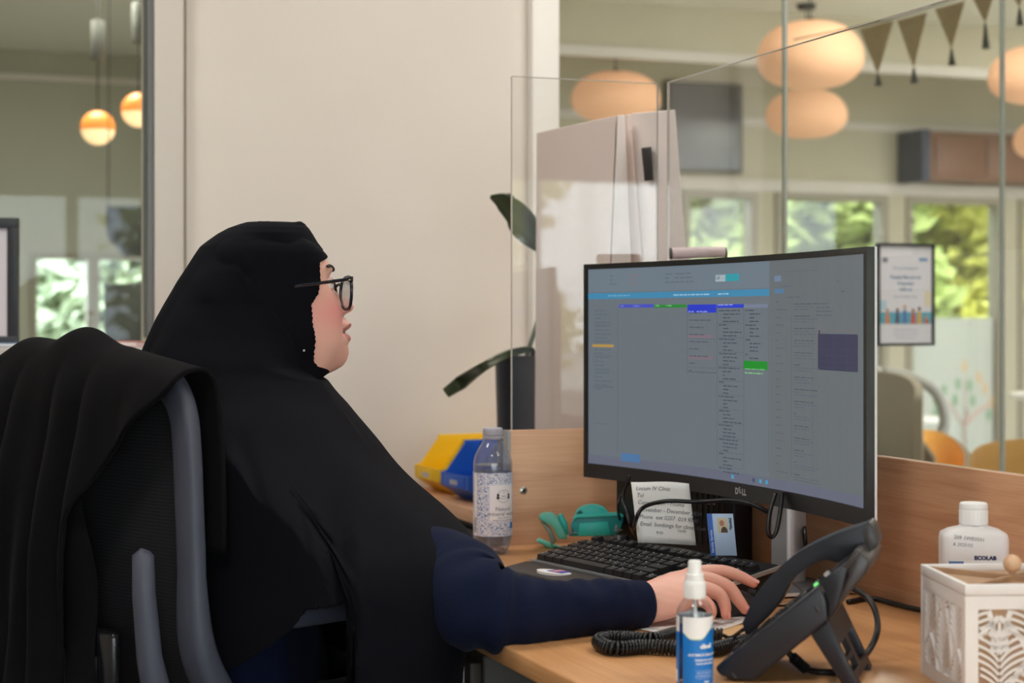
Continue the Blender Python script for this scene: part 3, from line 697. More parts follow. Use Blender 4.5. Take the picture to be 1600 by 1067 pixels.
# stand
Ml = Matrix.Translation((mc.x, mc.y, 0)) @ Matrix.Rotation(ang, 4, 'Z'); Mi = Ml.inverted()
cp = Mi @ Vector((1.277, 2.288, 0)); cc = Mi @ Vector((1.22, 2.31, 0))
g = MB(); prof = [(-.024, -.012), (-.02, -.017), (.02, -.017), (.024, -.012), (.024, .012), (.02, .017), (-.02, .017), (-.024, .012)]
g.prism(prof, .19, lambda a, b, t: Vector((cp.x+a, cp.y+b, .0064+t))); g.build('stand_column', mat('satin_silver', rgb(188, 189, 194), .32, .6), mon, smooth=40)
MB().b2((cp.x-.03, .076, .165), (cp.x+.03, cp.y+.012, .225)).build('stand_arm', M['steel'], mon, bevel=.004)
Q = [Mi @ Vector((x, y, 0)) for x, y in ((1.134, 2.168), (1.318, 2.168), (1.318, 2.43), (1.12, 2.42))]
MB().prism([(q.x, q.y) for q in Q], .0050, lambda a, b, t: Vector((a, b, .0012+t))).build('stand_base', mat('stand_base_metal', rgb(120, 122, 126), .3, .7), mon, bevel=.002)
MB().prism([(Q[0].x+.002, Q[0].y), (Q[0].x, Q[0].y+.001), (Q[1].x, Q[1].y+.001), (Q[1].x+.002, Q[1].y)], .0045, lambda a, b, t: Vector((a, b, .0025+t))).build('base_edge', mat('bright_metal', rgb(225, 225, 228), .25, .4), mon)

# ------------------------------------------------------------------ keyboard
kb0 = pt(779, 499, 2.69); kang = math.atan2(-.848, .53)-YAW
kb = thing('keyboard', 'black full size keyboard with palm rest and silver trim in front of the monitor', 'keyboard', (kb0.x, kb0.y, DT), kang)
KL = .425
M['kbody'] = mat('keyboard_black', rgb(22, 21, 23), .45); M['keycap'] = mat('key_black', rgb(30, 29, 31), .5); M['palm'] = mat('palm_rest', rgb(42, 38, 38), .42, bump=.05, bscale=600)
tilt = lambda y: .016+(y-.06)*.19
g = MB().prism([(0, .002), (.004, .0005), (.06, .0005), (.06, .015), (.05, .016), (.004, .009)], KL, lambda a, b, t: Vector((t, a, b))); g.build('palm_rest', M['palm'], kb, bevel=.002)
g = MB().prism([(.0605, .0005), (.20, .014), (.205, .032), (.203, tilt(.203)+.004), (.0605, tilt(.06)+.001)], KL, lambda a, b, t: Vector((t, a, b))); g.build('body', M['kbody'], kb, bevel=.002)
MB().b2((.0, .0575, .0155), (KL, .0612, .0188)).build('trim_strip', M['steel'], kb)
MB().prism([(.062, tilt(.06)+.0012), (.2, tilt(.2)+.0012), (.2, tilt(.2)+.0065), (.062, tilt(.06)+.0065)], .004, lambda a, b, t: Vector((KL-.001+t, a, b))).build('side_trim', M['steel'], kb)
for x in (.03, .30): MB().b2((x, .183, .0), (x+.02, .193, .0145)).build('foot', M['kbody'], kb)
def keymesh(w, d=.0165, h=.0085, ins=.0018):
    a, b = w/2, d/2
    return MB().add([(-a, -b, 0), (a, -b, 0), (a, b, 0), (-a, b, 0), (-a+ins, -b+ins, h), (a-ins, -b+ins, h), (a-ins, b-ins*.6, h), (-a+ins, b-ins*.6, h)],
                    [(0, 1, 5, 4), (1, 2, 6, 5), (2, 3, 7, 6), (3, 0, 4, 7), (4, 5, 6, 7)])
kmeshes = {}; legends = MB(); P_ = .0182
rows = [(.071, [1.25, 1.25, 1.25, 6.25, 1.25, 1.25, 1.25, 1.25], [1, 1, 1], [2, 1]), (.0896, [2.25]+[1]*10+[2.75], [-1, 1, -1], [1, 1, 1]), (.1082, [1.75]+[1]*11+[2.25], [], [1, 1, 1]), (.1268, [1.5]+[1]*12+[1.5], [1, 1, 1], [1, 1, 1]), (.1454, [1]*13+[2], [1, 1, 1], [1, 1, 1]), (.172, [1, -1, 1, 1, 1, 1, -.5, 1, 1, 1, 1, -.5, 1, 1, 1, 1], [1, 1, 1], [1, 1, 1])]
for ri, (y, main, nav, pad) in enumerate(rows):
    for x0, ks in ((.010, main), (.010+15.35*P_, nav), (.010+18.7*P_, pad)):
        x = x0
        for w in ks:
            W_ = abs(w)*P_
            if w > 0:
                key = round(w, 2)
                if key not in kmeshes: kmeshes[key] = keymesh(W_-.0018).mesh('key', M['keycap'])
                o = bpy.data.objects.new('key', kmeshes[key]); C.objects.link(o); o.parent = kb
                o.location = (x+W_/2, y, tilt(y)+.002); o.rotation_euler = (math.atan(.19), 0, 0)
                if w < 3:
                    zt = tilt(y)+.0108; lx = x+W_/2-.004+rnd.uniform(-.001, .001)
                    for q in range(rnd.choice((1, 1, 2))):
                        lw = rnd.uniform(.0016, .0034); legends.add([(lx, y+.0012-q*.0045, zt+.0012-q*.0009), (lx+lw, y+.0012-q*.0045, zt+.0012-q*.0009), (lx+lw, y+.0036-q*.0045, zt+.0017-q*.0009), (lx, y+.0036-q*.0045, zt+.0017-q*.0009)], [(0, 1, 2, 3)])
            x += W_
legends.build('key_legend', mat('white_legend', rgb(200, 200, 200), .5), kb, kind='stuff')
MB().lathe([(.012, 0), (.0125, .008), (.009, .012), (.001, .0125)], 20, (.055, .193, tilt(.19))).build('volume_dial', M['kbody'], kb, smooth=40)
MB().b2((KL-.105, .204, .010), (KL-.03, .222, .044)).build('card_reader', M['kbody'], kb, bevel=.002)
MB().b2((KL-.0301, .2045, .012), (KL-.028, .2215, .043)).build('reader_trim', M['steel'], kb)
lp_ = Vector((KL-.048, .186, tilt(.186)+.0045)); MB().sphere(lp_, .0022, 10, 6).build('status_light', mat('blue_led', rgb(60, 120, 255), .4, emit=(.05, .2, 1, 1), estr=2.5), kb, smooth=True)
# smart card in the reader
kM = Matrix.Translation((kb0.x, kb0.y, DT)) @ Matrix.Rotation(kang, 4, 'Z')
cb_ = pt(1131, 868, 2.53)
card = thing('identity_card', 'pale blue identity card with a photo standing up in the keyboard reader', 'card', cb_, facing(1131)+.12)
CWd, CH = .038, .0600; lean = .10
def cf_(a, b, off=0): return Vector((a-lean*b*.9, b*.06-off, b))
def cslab(a0, b0, a1, b1, o0, o1): return MB().add([cf_(a0, b0, o0), cf_(a1, b0, o0), cf_(a1, b1, o0), cf_(a0, b1, o0), cf_(a0, b0, o1), cf_(a1, b0, o1), cf_(a1, b1, o1), cf_(a0, b1, o1)], [(0, 1, 2, 3), (7, 6, 5, 4), (0, 4, 5, 1), (1, 5, 6, 2), (2, 6, 7, 3), (3, 7, 4, 0)])
h = CWd/2
cslab(-h, 0, h, CH, 0, -.0009).build('card', mat('pale_blue_card', rgb(176, 200, 232), .35), card, bevel=.0003)
cslab(-h, 0, -h+.0075, CH, .0003, .00005).build('blue_band', mat('nhs_blue', rgb(30, 92, 190), .4), card)
cslab(-h+.014, CH-.027, -h+.029, CH-.006, .0003, .00005).build('portrait_photo', mat('photo_ground', rgb(206, 196, 168), .5), card)
g = MB(); ph_ = [(0, -.0006), (.0042, 0), (.0045, .004), (.003, .0075), (0, .0085)]
hd = MB(); cc_ = (-h+.0205, CH-.0135)
hd.add([cf_(cc_[0]+.0034*math.cos(i*PI/8), cc_[1]+.0044*math.sin(i*PI/8), .0005) for i in range(16)], [tuple(range(16))]).build('portrait_face', mat('photo_skin', rgb(176, 120, 100), .5), card)
hd = MB(); hd.add([cf_(-h+.016+x, CH-.027+y, .0006) for x, y in ((0.002, 0), (.012, 0), (.0115, .005), (.0085, .0085), (.005, .008), (.003, .005))], [tuple(range(6))]).build('portrait_jacket', mat('photo_dark', rgb(70, 48, 44), .5), card)
put_text(MB(), 'Identity Service', .0052, lambda a, b: cf_(-h+.0055-b, .004+a, .0006), bold=.0001).build('lettering', mat('card_white_print', rgb(190, 215, 245), .5), card)
put_text(MB(), 'STAFF PASS', .0034, lambda a, b: cf_(-h+.031+b, CH-.006-a, .0006), bold=.0001).build('lettering', M['inkblk'], card)
put_text(MB(), 'Smartcard', .0034, lambda a, b: cf_(-h+.0345-.0015+b, CH-.006-a, .0006), bold=.0001).build('lettering', M['inkblk'], card)

# ------------------------------------------------------------------ compact computer with taped note, cables
pc = thing('mini_computer', 'black compact computer box standing behind the keyboard under the monitor', 'computer', (1.252, 2.600, DT), math.atan2(-.25, .09))
MB().b2((-.135, -.02, .0), (.135, .025, .158)).build('case', mat('black_case', rgb(24, 23, 25), .5), pc, bevel=.004)
for k in range(6): MB().b2((.05+k*.012, -.0215, .03), (.055+k*.012, -.02, .115)).build('vent_slot', M['cable'], pc)
g = MB()
for k, x in enumerate((-.105, -.075, -.06, -.03, -.01, .005, .03)): g.b2((x, -.0212, .143), (x+(.02 if k % 3 == 0 else .006), -.02, .147))
g.build('rating_print', mat('grey_print', rgb(120, 122, 140), .5), pc, kind='stuff')
MB().b2((.075, -.0213, .095), (.095, -.02, .103)).build('red_sticker', mat('rating_sticker', rgb(150, 120, 130), .5), pc)
nt_ = thing('handwritten_note', 'white sheet with handwritten lines propped against the black computer', 'note', tuple(pt(1036, 852, 2.66)), facing(1036)+.05)
NW, NH = .088, .092
def nf(a, b, off=0): return Vector((a-NW/2+(.010*(1-b/NH) if 1 else 0)-.004, .016*(b/NH)+.004*math.sin(a/NW*PI)-off-.006*max(0, b/NH-.85)*6*(a/NW), b+.004*(1-a/NW)-.0016*(b/NH)**2*math.cos(a*50)))
g = MB().grid(lambda u, v: nf(u*NW, v*NH), 10, 10); o = g.build('sheet', M['paper'], nt_, smooth=True); mdf = o.modifiers.new('s', 'SOLIDIFY'); mdf.thickness = .0006; mdf.offset = 1
g = MB(); 
for k, s_t in enumerate(['Locum IV Clinic', 'Tel', 'Consultation - rooms', 'November - December 2024', 'Phone  ext 0207  019 9740', 'Email  bookings for clinic desk']):
    put_text(g, s_t, .0088, lambda a, b, k=k: nf(.006+a*.92, NH-.012-k*.0108+b-a*.03, .0009), shear=.3)
put_text(g, '9:00', .006, lambda a, b: nf(.03+a, .014+b, .0009)); put_text(g, '10:00', .006, lambda a, b: nf(.062+a, .018+b, .0009))
g.build('handwriting', M['ink'], nt_)
def cable(name, label, pts, r=.0028, m='cable', n=10, rad=8):
    o = MB().tube(bez(pts, n), r, rad).build(name, M[m], smooth=True); tag(o, label, 'cable'); return o
cable('usb_cable', 'black cable arching in front of the handwritten note towards the stand', [pz(990, 840, DT+.004), pt(993, 815, 2.62), pt(1005, 793, 2.58), pt(1040, 783, 2.56), pt(1090, 784, 2.56), pt(1140, 782, 2.53), pt(1175, 788, 2.5), pt(1200, 800, 2.5)], .0032)
cable('looped_cable', 'black cable hanging in a narrow loop beside the silver stand column', [pt(1212, 770, 2.50), pt(1203, 800, 2.49), pt(1200, 828, 2.48), pt(1205, 839, 2.48), pt(1213, 830, 2.48), pt(1219, 800, 2.49), pt(1222, 770, 2.50)], .0032)
cable('power_cable', 'thin black cable hanging down left of the handwritten note', [pt(984, 742, 2.80), pt(973, 775, 2.80), pt(980, 800, 2.78), pt(986, 825, 2.76), pz(1000, 846, DT+.003)], .0026)
cable('data_cable', 'thinner black cable hanging leftmost beside the hole punch', [pt(992, 742, 2.90), pt(972, 770, 2.90), pt(966, 800, 2.90), pz(980, 846, DT+.003)], .0022)
M['orange'] = mat('orange_cable', rgb(214, 92, 34), .5)
cable('orange_cable', 'orange cable running straight down the wooden board behind the hole punch', [pt(968, 740, 2.985), pt(967, 790, 2.985), pt(966, 838, 2.985), pz(966, 850, DT+.003)], .0024, 'orange')
cable('stand_cable', 'black cable running down on the right of the silver stand column', [pt(1243, 785, 2.66), pt(1254, 812, 2.60), pt(1258, 850, 2.55), pz(1258, 893, DT+.004), pz(1285, 905, DT+.004), pz(1320, 920, DT+.004)], .0036)
cable('plug_lead', 'thick black plug lead bunched at the foot of the handwritten note', [pz(975, 842, DT+.008), pz(985, 838, DT+.012), pz(996, 842, DT+.012), pz(1004, 850, DT+.006)], [.006, .012, .012, .006]*1 if False else .009)
cable('network_cable', 'upper black cable lying on the desk right of the telephone', [pz(1330, 914, DT+.004), pz(1372, 916, DT+.004), pz(1395, 932, DT+.004), pz(1440, 945, DT+.004), pz(1500, 948, DT+.004)], .0036)
cable('network_cable', 'lower black cable lying on the desk right of the telephone', [pz(1325, 940, DT+.004), pz(1362, 935, DT+.004), pz(1400, 944, DT+.004), pz(1440, 953, DT+.004), pz(1500, 958, DT+.004)], .0036)
# ------------------------------------------------------------------ mouse and papers
t = thing('paper_sheet', 'white printed form lying under the right hand', 'paper', (0, 0, DT))
def flat(mb, corners, z0, z1):
    c4 = [pz(px, py, DT) for px, py in corners]; n = len(c4)
    return mb.add([(q.x, q.y, z0) for q in c4]+[(q.x, q.y, z1) for q in c4], [tuple(range(n))[::-1], tuple(range(n, 2*n))]+[(i, (i+1) % n, n+(i+1) % n, n+i) for i in range(n)])
flat(MB(), [(977, 980), (1080, 1001), (1178, 969), (1085, 951)], .0012, .0018).build('sheet', M['paper'], t)
g = MB(); 
for k in range(7):
    f0, f1 = .08+k*.13, .086+k*.13
    def q2(a, b): 
        p0, p1, p2, p3 = [pz(*q, DT) for q in ((977, 980), (1080, 1001), (1178, 969), (1085, 951))]
        return p0.lerp(p1, a).lerp(p3.lerp(p2, a), b)
    for a0, a1, b0, b1 in ((.06, .94, f0, f1), (f0, f1, .06, .94)):
        g.add([(lambda v: (v.x, v.y, .0021))(q2(a, b)) for a, b in ((a0, b0), (a1, b0), (a1, b1), (a0, b1))], [(0, 1, 2, 3)])
g.build('printed_lines', mat('form_print', rgb(150, 130, 140), .7), t, kind='stuff')
o = flat(MB(), [(1010, 1003), (1120, 1018), (1192, 986), (1150, 975)], DT+.0001, DT+.0009).build('envelope', mat('manila_paper', rgb(205, 166, 118), .7)); tag(o, 'manila envelope edge lying under the printed form', 'envelope')
mo = thing('mouse', 'black computer mouse under the fingers of the right hand', 'mouse', (1.066, 2.072, DT+.0022), -.02)
def mshape(u, v):
    a = u*2*PI; pr = [(0, 0), (.9, .0), (1, .15), (.97, .4), (.8, .72), (.45, .95), (.001, 1)]
    k = lerp_table([(i/6, *p) for i, p in enumerate(pr)], v); r = k[0] if k[0] > 0 else .001
    x = .049*r*math.cos(a); y = .029*r*math.sin(a)*(1-.12*math.cos(a))
    return Vector((x, y, .034*k[1]*(1-.25*max(0, x)/.056)))
MB().grid(mshape, 28, 13, True).build('shell', M['blackm'], mo, smooth=True)
MB().tube([(.030, 0, .026), (.038, 0, .024)], .006, 12).build('wheel', M['black'], mo, smooth=40)
MB().tube(bez([(.054, 0, .008), (.1, .02, .003), (.16, .09, .003), (.2, .2, .003)], 8), .0016, 6).build('mouse_lead', M['cable'], mo, smooth=True)
# correction tape dispenser in front of the palm rest
q = pz(866, 908, DT); ctd = thing('tape_dispenser', 'small white and blue correction tape dispenser in front of the keyboard', 'dispenser', q, kang+.15)
MB().grid(lambda u, v: Vector((.035*math.cos(u*2*PI)*(1 if v < .6 else (1-v)/.4*.999+.001), .016*math.sin(u*2*PI)*(1 if v < .6 else (1-v)/.4*.999+.001), [0, .006, .012, .0145, .0155, .0155][int(v*5)])), 28, 6, True).build('shell', M['wplast'], ctd, smooth=40)
MB().b2((-.006, -.009, .0152), (.026, .009, .0162)).build('blue_label', mat('violet_label', rgb(84, 84, 170), .4), ctd, bevel=.0004)
MB().b2((.003, -.0095, .0160), (.014, .0095, .0166)).build('red_stripe', mat('pale_red_label', rgb(222, 150, 160), .4), ctd)
# ------------------------------------------------------------------ telephone
D0 = 1.885; k0 = D0/F
t0 = pt(1145, 1063, D0)
phone = thing('desk_telephone', 'dark office telephone propped on its stand with the handset resting on it', 'telephone', (t0.x, t0.y, DT), facing(1235)-.15)
PROT = facing(1235)-.15; pex = Vector((math.cos(PROT), math.sin(PROT))); pey = Vector((-pex.y, pex.x))
def ph(px, py, yo=0):          # where a sight line meets the upright plane of the telephone's near side
    t = (px-800)/F; r = Vector((t*c_+s_, -t*s_+c_)); o = Vector((t0.x, t0.y))+pey*yo
    D = o.dot(pey)/r.dot(pey); return ((r*D-o).dot(pex), CAMZ-(py-499)/F*D-DT)
M['phone'] = mat('anthracite_plastic', rgb(30, 33, 42), .36, bump=.06, bscale=900)
M['phoned'] = mat('anthracite_plastic_dark', rgb(22, 23, 28), .45)
M['phoneg'] = mat('smoky_grey_plastic', rgb(56, 53, 54), .35)
def slab(poly, y0, y1): return MB().prism([ph(*q) for q in poly], y1-y0, lambda a, b, t: Vector((a, y0+t, b)))
PD = .145
lowp = [(1116, 1044), (1124, 1056), (1146, 1063), (1178, 1064), (1268, 992), (1294, 970), (1291, 940), (1286, 924), (1280, 912)]
slab(lowp, 0, PD).build('body', M['phone'], phone, bevel=.004, seg=3)
slab([(1278, 913), (1286, 926), (1292, 942), (1294, 968), (1310, 948), (1326, 884), (1322, 878)], .002, PD-.002).build('display_housing', M['phone'], phone, bevel=.003)
slab([(1312, 886), (1322, 880), (1340, 858), (1347, 868), (1358, 878), (1352, 898), (1322, 930), (1296, 968), (1300, 950), (1324, 900)], .006, PD-.006).build('rear_housing', M['phoneg'], phone, bevel=.004)
slab([(1316, 886), (1337, 857), (1345, 863), (1326, 890)], .001, .04).build('display_shoulder', M['phoneg'], phone, bevel=.002)
# keypad: its plane runs from the foot to the display
A = Vector((ph(1116, 1044)[0], 0, ph(1116, 1044)[1])); B = Vector((ph(1280, 912)[0], 0, ph(1280, 912)[1])); ux = (B-A).normalized(); un = Vector((-ux.z, 0, ux.x))
L = (B-A).length
km = keymesh(.012, .009, .003, .001)
kmesh = km.mesh('telephone_key', M['phoned'])
basis = Matrix((( -0.0, ux.x, un.x), (-1.0, 0, 0), (0.0, ux.z, un.z))).to_4x4()
for i in range(8):
    for j in range(4):
        o = bpy.data.objects.new('telephone_key', kmesh); C.objects.link(o); o.parent = phone
        p = A+ux*(.03+i*.0175)+Vector((0, .012+j*.0145, 0))+un*.0004; o.matrix_local = Matrix.Translation(p) @ basis
def onplane(a, y, h): return A+ux*a+Vector((0, y, 0))+un*h
g = MB(); g.prism([(L*.955, .004), (L*.985, .004), (L*.985, .012), (L*.955, .012)], .003, lambda a, b, t: onplane(a, b, t)); g.build('green_lamp', mat('green_lamp', rgb(120, 210, 120), .4, emit=(.12, .6, .15, 1), estr=.7), phone)
g = MB(); g.prism([(L*1.06, .004), (L*1.10, .004), (L*1.10, .012), (L*1.06, .012)], .004, lambda a, b, t: onplane(a, b, t+.001)); g.build('grey_button', M['steel'], phone)
for px, py in ((1276, 951), (1147, 1056)):
    q = ph(px, py); MB().box((q[0], -.0005, q[1]), (.0075, .0014, .0028), Matrix.Rotation(.95 if px > 1200 else .9, 4, 'Y')).build('screw_cover', M['phoneg'], phone, bevel=.0006)
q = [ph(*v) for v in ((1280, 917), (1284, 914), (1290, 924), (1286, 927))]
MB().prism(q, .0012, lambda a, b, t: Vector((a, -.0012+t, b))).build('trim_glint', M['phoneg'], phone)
# handset on the far side
hs = [(1160, 973), (1168, 955), (1180, 930), (1208, 896), (1250, 861), (1302, 836), (1345, 822), (1360, 818), (1372, 850), (1352, 866), (1347, 866), (1328, 868), (1310, 879), (1294, 875), (1280, 877), (1264, 885), (1236, 908), (1215, 944), (1192, 972), (1168, 992)]
y0 = .062; kk = (D0+y0)/D0
def hsl(poly, ya, yb):
    def fr(a, b, t):
        return Vector((a, ya+t, b))
    P = []
    for px, py in poly:
        P.append(ph(px, py, ya))
    return MB().prism(P, yb-ya, fr)
# cubic smoothing of the outline keeps the arch round
sm = [tuple(v) for v in [Vector((p[0], p[1], 0)) for p in hs]]
hp = [(v.x, v.y) for v in bez([Vector((p[0], p[1], 0)) for p in hs+[hs[0]]], 4)][:-1]
hsl(hp, y0, y0+.05).build('handset', M['phone'], phone, bevel=.004, seg=3)
hsl([(1344, 824), (1360, 818), (1372, 850), (1353, 866)], y0-.0006, y0+.0506).build('handset_cap', M['phoneg'], phone, bevel=.003)
# stand: near leg, far leg, upper plate, cross bars
def leg(ya, yb): return MB().prism([ph(1266, 993), ph(1293, 971), (ph(1343, 1066)[0], .0008), (ph(1318, 1066)[0], .0008)], yb-ya, lambda a, b, t: Vector((a, ya+t, b)))
leg(.004, .013).build('stand_leg', M['phone'], phone, bevel=.0015)
leg(.122, .131).build('stand_leg', M['phone'], phone, bevel=.0015)
def bar(f0, f1, ya, yb, nm):
    a0, a1 = Vector(ph(1293, 971)), Vector((ph(1343, 1066)[0], .0008)); p, q = a0.lerp(a1, f0), a0.lerp(a1, f1); d = Vector((-.006, -.003))
    return MB().prism([tuple(p), tuple(q), tuple(q+d), tuple(p+d)], yb-ya, lambda a, b, t: Vector((a, ya+t, b))).build(nm, M['phoned'], phone)
bar(0, .36, .0135, .1215, 'stand_plate'); bar(.78, .9, .0135, .1215, 'stand_bar'); bar(.36, .78, .055, .075, 'stand_bar'); bar(.55, .62, .018, .05, 'stand_bar')
for f in (.90,): bar(f, 1.0, .108, .1215, 'stand_foot'); bar(f, 1.0, .0135, .025, 'stand_foot')
# coiled cord
def coil(path, R_, r_, pitch, nseg=12):
    P = bez(path, 30); L_ = 0; out = []; up = Vector((0, 0, 1)); ph_ = 0
    for a, b in zip(P, P[1:]):
        d = b-a; l = d.length
        if l < 1e-6: continue
        t = d.normalized(); n = t.cross(up).normalized(); m = n.cross(t); k = max(1, int(l/pitch*nseg))
        for i in range(k):
            ph_ += 2*PI*l/pitch/k; c = a.lerp(b, i/k); out.append(c+n*R_*math.cos(ph_)+m*R_*math.sin(ph_))
    return MB().tube(out, r_, 5)
phM = Matrix.Translation((t0.x, t0.y, DT)) @ Matrix.Rotation(PROT, 4, 'Z'); phI = phM.inverted()
cz = DT+.0095
lo = [pz(936, 1004, cz+.001), pz(960, 1013, cz), pz(1005, 1010, cz), pz(1050, 1012, cz), pz(1100, 1015, cz), pz(1140, 1008, cz), pz(1172, 999, cz)]
up_ = [pz(1128, 992, cz+.001), pz(1095, 993, cz), pz(1058, 990, cz+.002), pz(1020, 999, cz+.004), pz(975, 997, cz+.002), pz(945, 997, cz), pz(936, 1004, cz+.001)]
coil([phI @ v for v in up_+lo[1:]], .0072, .0021, .0045).build('coiled_cord', mat('cord_black', rgb(22, 22, 24), .28), phone, smooth=True)
MB().tube(bez([phI @ v for v in (pz(1128, 992, cz+.001), pz(1142, 996, cz), pt(1158, 986, 1.97), pt(1172, 976, 1.965))], 8), .0024, 8).build('cord_tail', M['cable'], phone, smooth=True)
MB().tube(bez([phI @ v for v in (pz(1172, 999, cz), pz(1190, 1002, DT+.006), pz(1212, 1006, DT+.006))], 8), .0024, 8).build('cord_tail', M['cable'], phone, smooth=True)
MB().tube(bez([phI @ v for v in (pt(1232, 1020, 1.94), pt(1243, 1030, 1.945), pz(1262, 1046, DT+.005), pz(1290, 1050, DT+.004), pz(1325, 1046, DT+.004), pt(1355, 1020, 2.0), pt(1371, 985, 2.02), pt(1366, 950, 2.04), pt(1348, 928, 2.06), pt(1320, 915, 2.06))], 10), .0036, 10).build('line_cord', M['cable'], phone, smooth=True)
g = MB()
for k in range(6):
    c = pt(1240, 1028, 1.943).lerp(pz(1258, 1044, DT+.006), k/5); g.tube([phI @ (c+Vector((-.0012, 0, .0008))), phI @ (c+Vector((.0012, 0, -.0008)))], .0062, 10)
g.build('strain_relief', M['cable'], phone)
# ------------------------------------------------------------------ spray bottle
def wrap(r, a0, z0):      # text plane -> cylinder facing the camera (-y), a0 = angle at text x=0
    return lambda a, b, dr=0: Vector(((r+dr)*math.sin(a0+a/r), -(r+dr)*math.cos(a0+a/r), z0+b))
def shell(r, z0, z1, a0, a1, n=40, fn=None):
    g = MB(); vs = []; 
    for i in range(n+1):
        a = a0+(a1-a0)*i/n; lo, hi = (z0, z1) if fn is None else fn(a)
        vs += [(r*math.sin(a), -r*math.cos(a), lo), (r*math.sin(a), -r*math.cos(a), hi)]
    return g.add(vs, [(2*i, 2*i+2, 2*i+3, 2*i+1) for i in range(n)])
s0 = pz(1085.5, 1069, DT)
sb = thing('spray_bottle', 'small clear spray bottle with white nozzle and blue and white label', 'bottle', s0, facing(1086))
M['clear'] = glass('clear_plastic', (.93, .94, .95, 1), 1.45, .03, 1.3)
rb = .0193
MB().lathe([(.001, .0012), (rb-.002, .0012), (rb, .004), (rb, .0735), (rb*.97, .079), (rb*.86, .0855), (rb*.66, .090), (rb*.56, .0925)], 44, cap=False).build('bottle_body', M['clear'], sb, smooth=50)
M['liquid'] = glass('clear_liquid', (.90, .92, .94, 1), 1.2, .02)
MB().lathe([(.001, .003), (rb-.0015, .003), (rb-.0012, .073), (.001, .0735)], 36, cap=False).build('liquid', M['liquid'], sb, smooth=50)
MB().lathe([(.0112, .0925), (.0115, .0928), (.0115, .1095), (.0106, .1108)], 40).build('collar', M['wplast'], sb, smooth=40)
g = MB()
for k in range(40):
    a = 2*PI*k/40; g.box((.0116*math.cos(a), .0116*math.sin(a), .101), (.0006, .0008, .015), Matrix.Rotation(a, 4, 'Z'))
g.build('collar_rib', M['wplast'], sb, kind='stuff')
MB().lathe([(.0098, .1109), (.0096, .118), (.0076, .1185), (.0069, .131), (.0062, .1325), (.001, .1327)], 36).build('nozzle', M['wplast'], sb, smooth=40)
MB().tube([(0, 0, .094), (.001, 0, .06), (-.003, 0, .02), (-.004, 0, .006)], .0021, 10).build('dip_tube', mat('milky_tube', rgb(225, 228, 230), .4), sb, smooth=True)
M['lwhite'] = mat('label_white', rgb(238, 240, 243), .4); M['lblue'] = mat('label_blue', rgb(12, 118, 205), .4)
wave = lambda a: min(.0625, .0585-.0075*math.exp(-((a-.10)/.62)**4)+.004*max(0, a-.35))
A0, A1 = math.radians(-40), math.radians(265)
shell(rb+.0003, 0, 0, A0, A1, 80, lambda a: (wave(a), .0745)).build('label_top', M['lwhite'], sb, smooth=True)
shell(rb+.0003, 0, 0, A0, A1, 80, lambda a: (.0025, wave(a))).build('label_bottom', M['lblue'], sb, smooth=True)
shell(rb+.00045, 0, 0, A0, A1, 80, lambda a: (wave(a)-.0006, wave(a)+.0006)).build('label_line', mat('label_green', rgb(180, 205, 170), .4), sb, smooth=True)
shell(rb+.0003, 0, 0, math.radians(-88), math.radians(-56), 12, lambda a: (.0025, .058)).build('label_edge', M['lblue'], sb, smooth=True)
shell(rb+.0003, 0, 0, math.radians(-88), math.radians(-56), 12, lambda a: (.058, .0745)).build('label_edge', M['lwhite'], sb, smooth=True)
w_ = wrap(rb+.0006, 0, 0)
tx = MB()
def st(s, size, a, z, bold=0, sxx=1): put_text(tx, s, size, lambda x, y: wrap(rb+.0006, a, z)(x, y), bold=bold, sx=sxx)
st('clinell', .0064, .30, .0418, .00030, 1.0)
st('ANTIMICROBIAL HAND SPRAY', .0038, -.36, .0335, .0001)
st('Suitable for sensitive', .0030, .02, .0285, .0001); st('hands and surfaces', .0030, .08, .0248, .0001)
st('KILLS AT LEAST 99.99%', .0021, .12, .0148); st('OF COMMON GERMS', .0021, .04, .0117); st('100ml', .0029, .50, .0052, .00012)
for z in (.0178, .0098): shell(rb+.0005, z, z+.0002, .04, 1.3, 12).build('label_rule', M['lwhite'], sb)
tx.build('lettering', M['lwhite'], sb)
shell(rb+.0005, .004, .017, math.radians(-86), math.radians(-66), 8).build('small_print_panel', M['lwhite'], sb)
rg = MB(); 
for i in range(24):
    a, b = 2*PI*i/24, 2*PI*(i+1)/24; f = wrap(rb+.0006, 1.28, .060)
    rg.add([f(.0062*math.cos(a), .0062*math.sin(a)), f(.0062*math.cos(b), .0062*math.sin(b)), f(.0052*math.cos(b), .0052*math.sin(b)), f(.0052*math.cos(a), .0052*math.sin(a))], [(0, 1, 2, 3)])
rg.build('label_roundel', M['lblue'], sb)
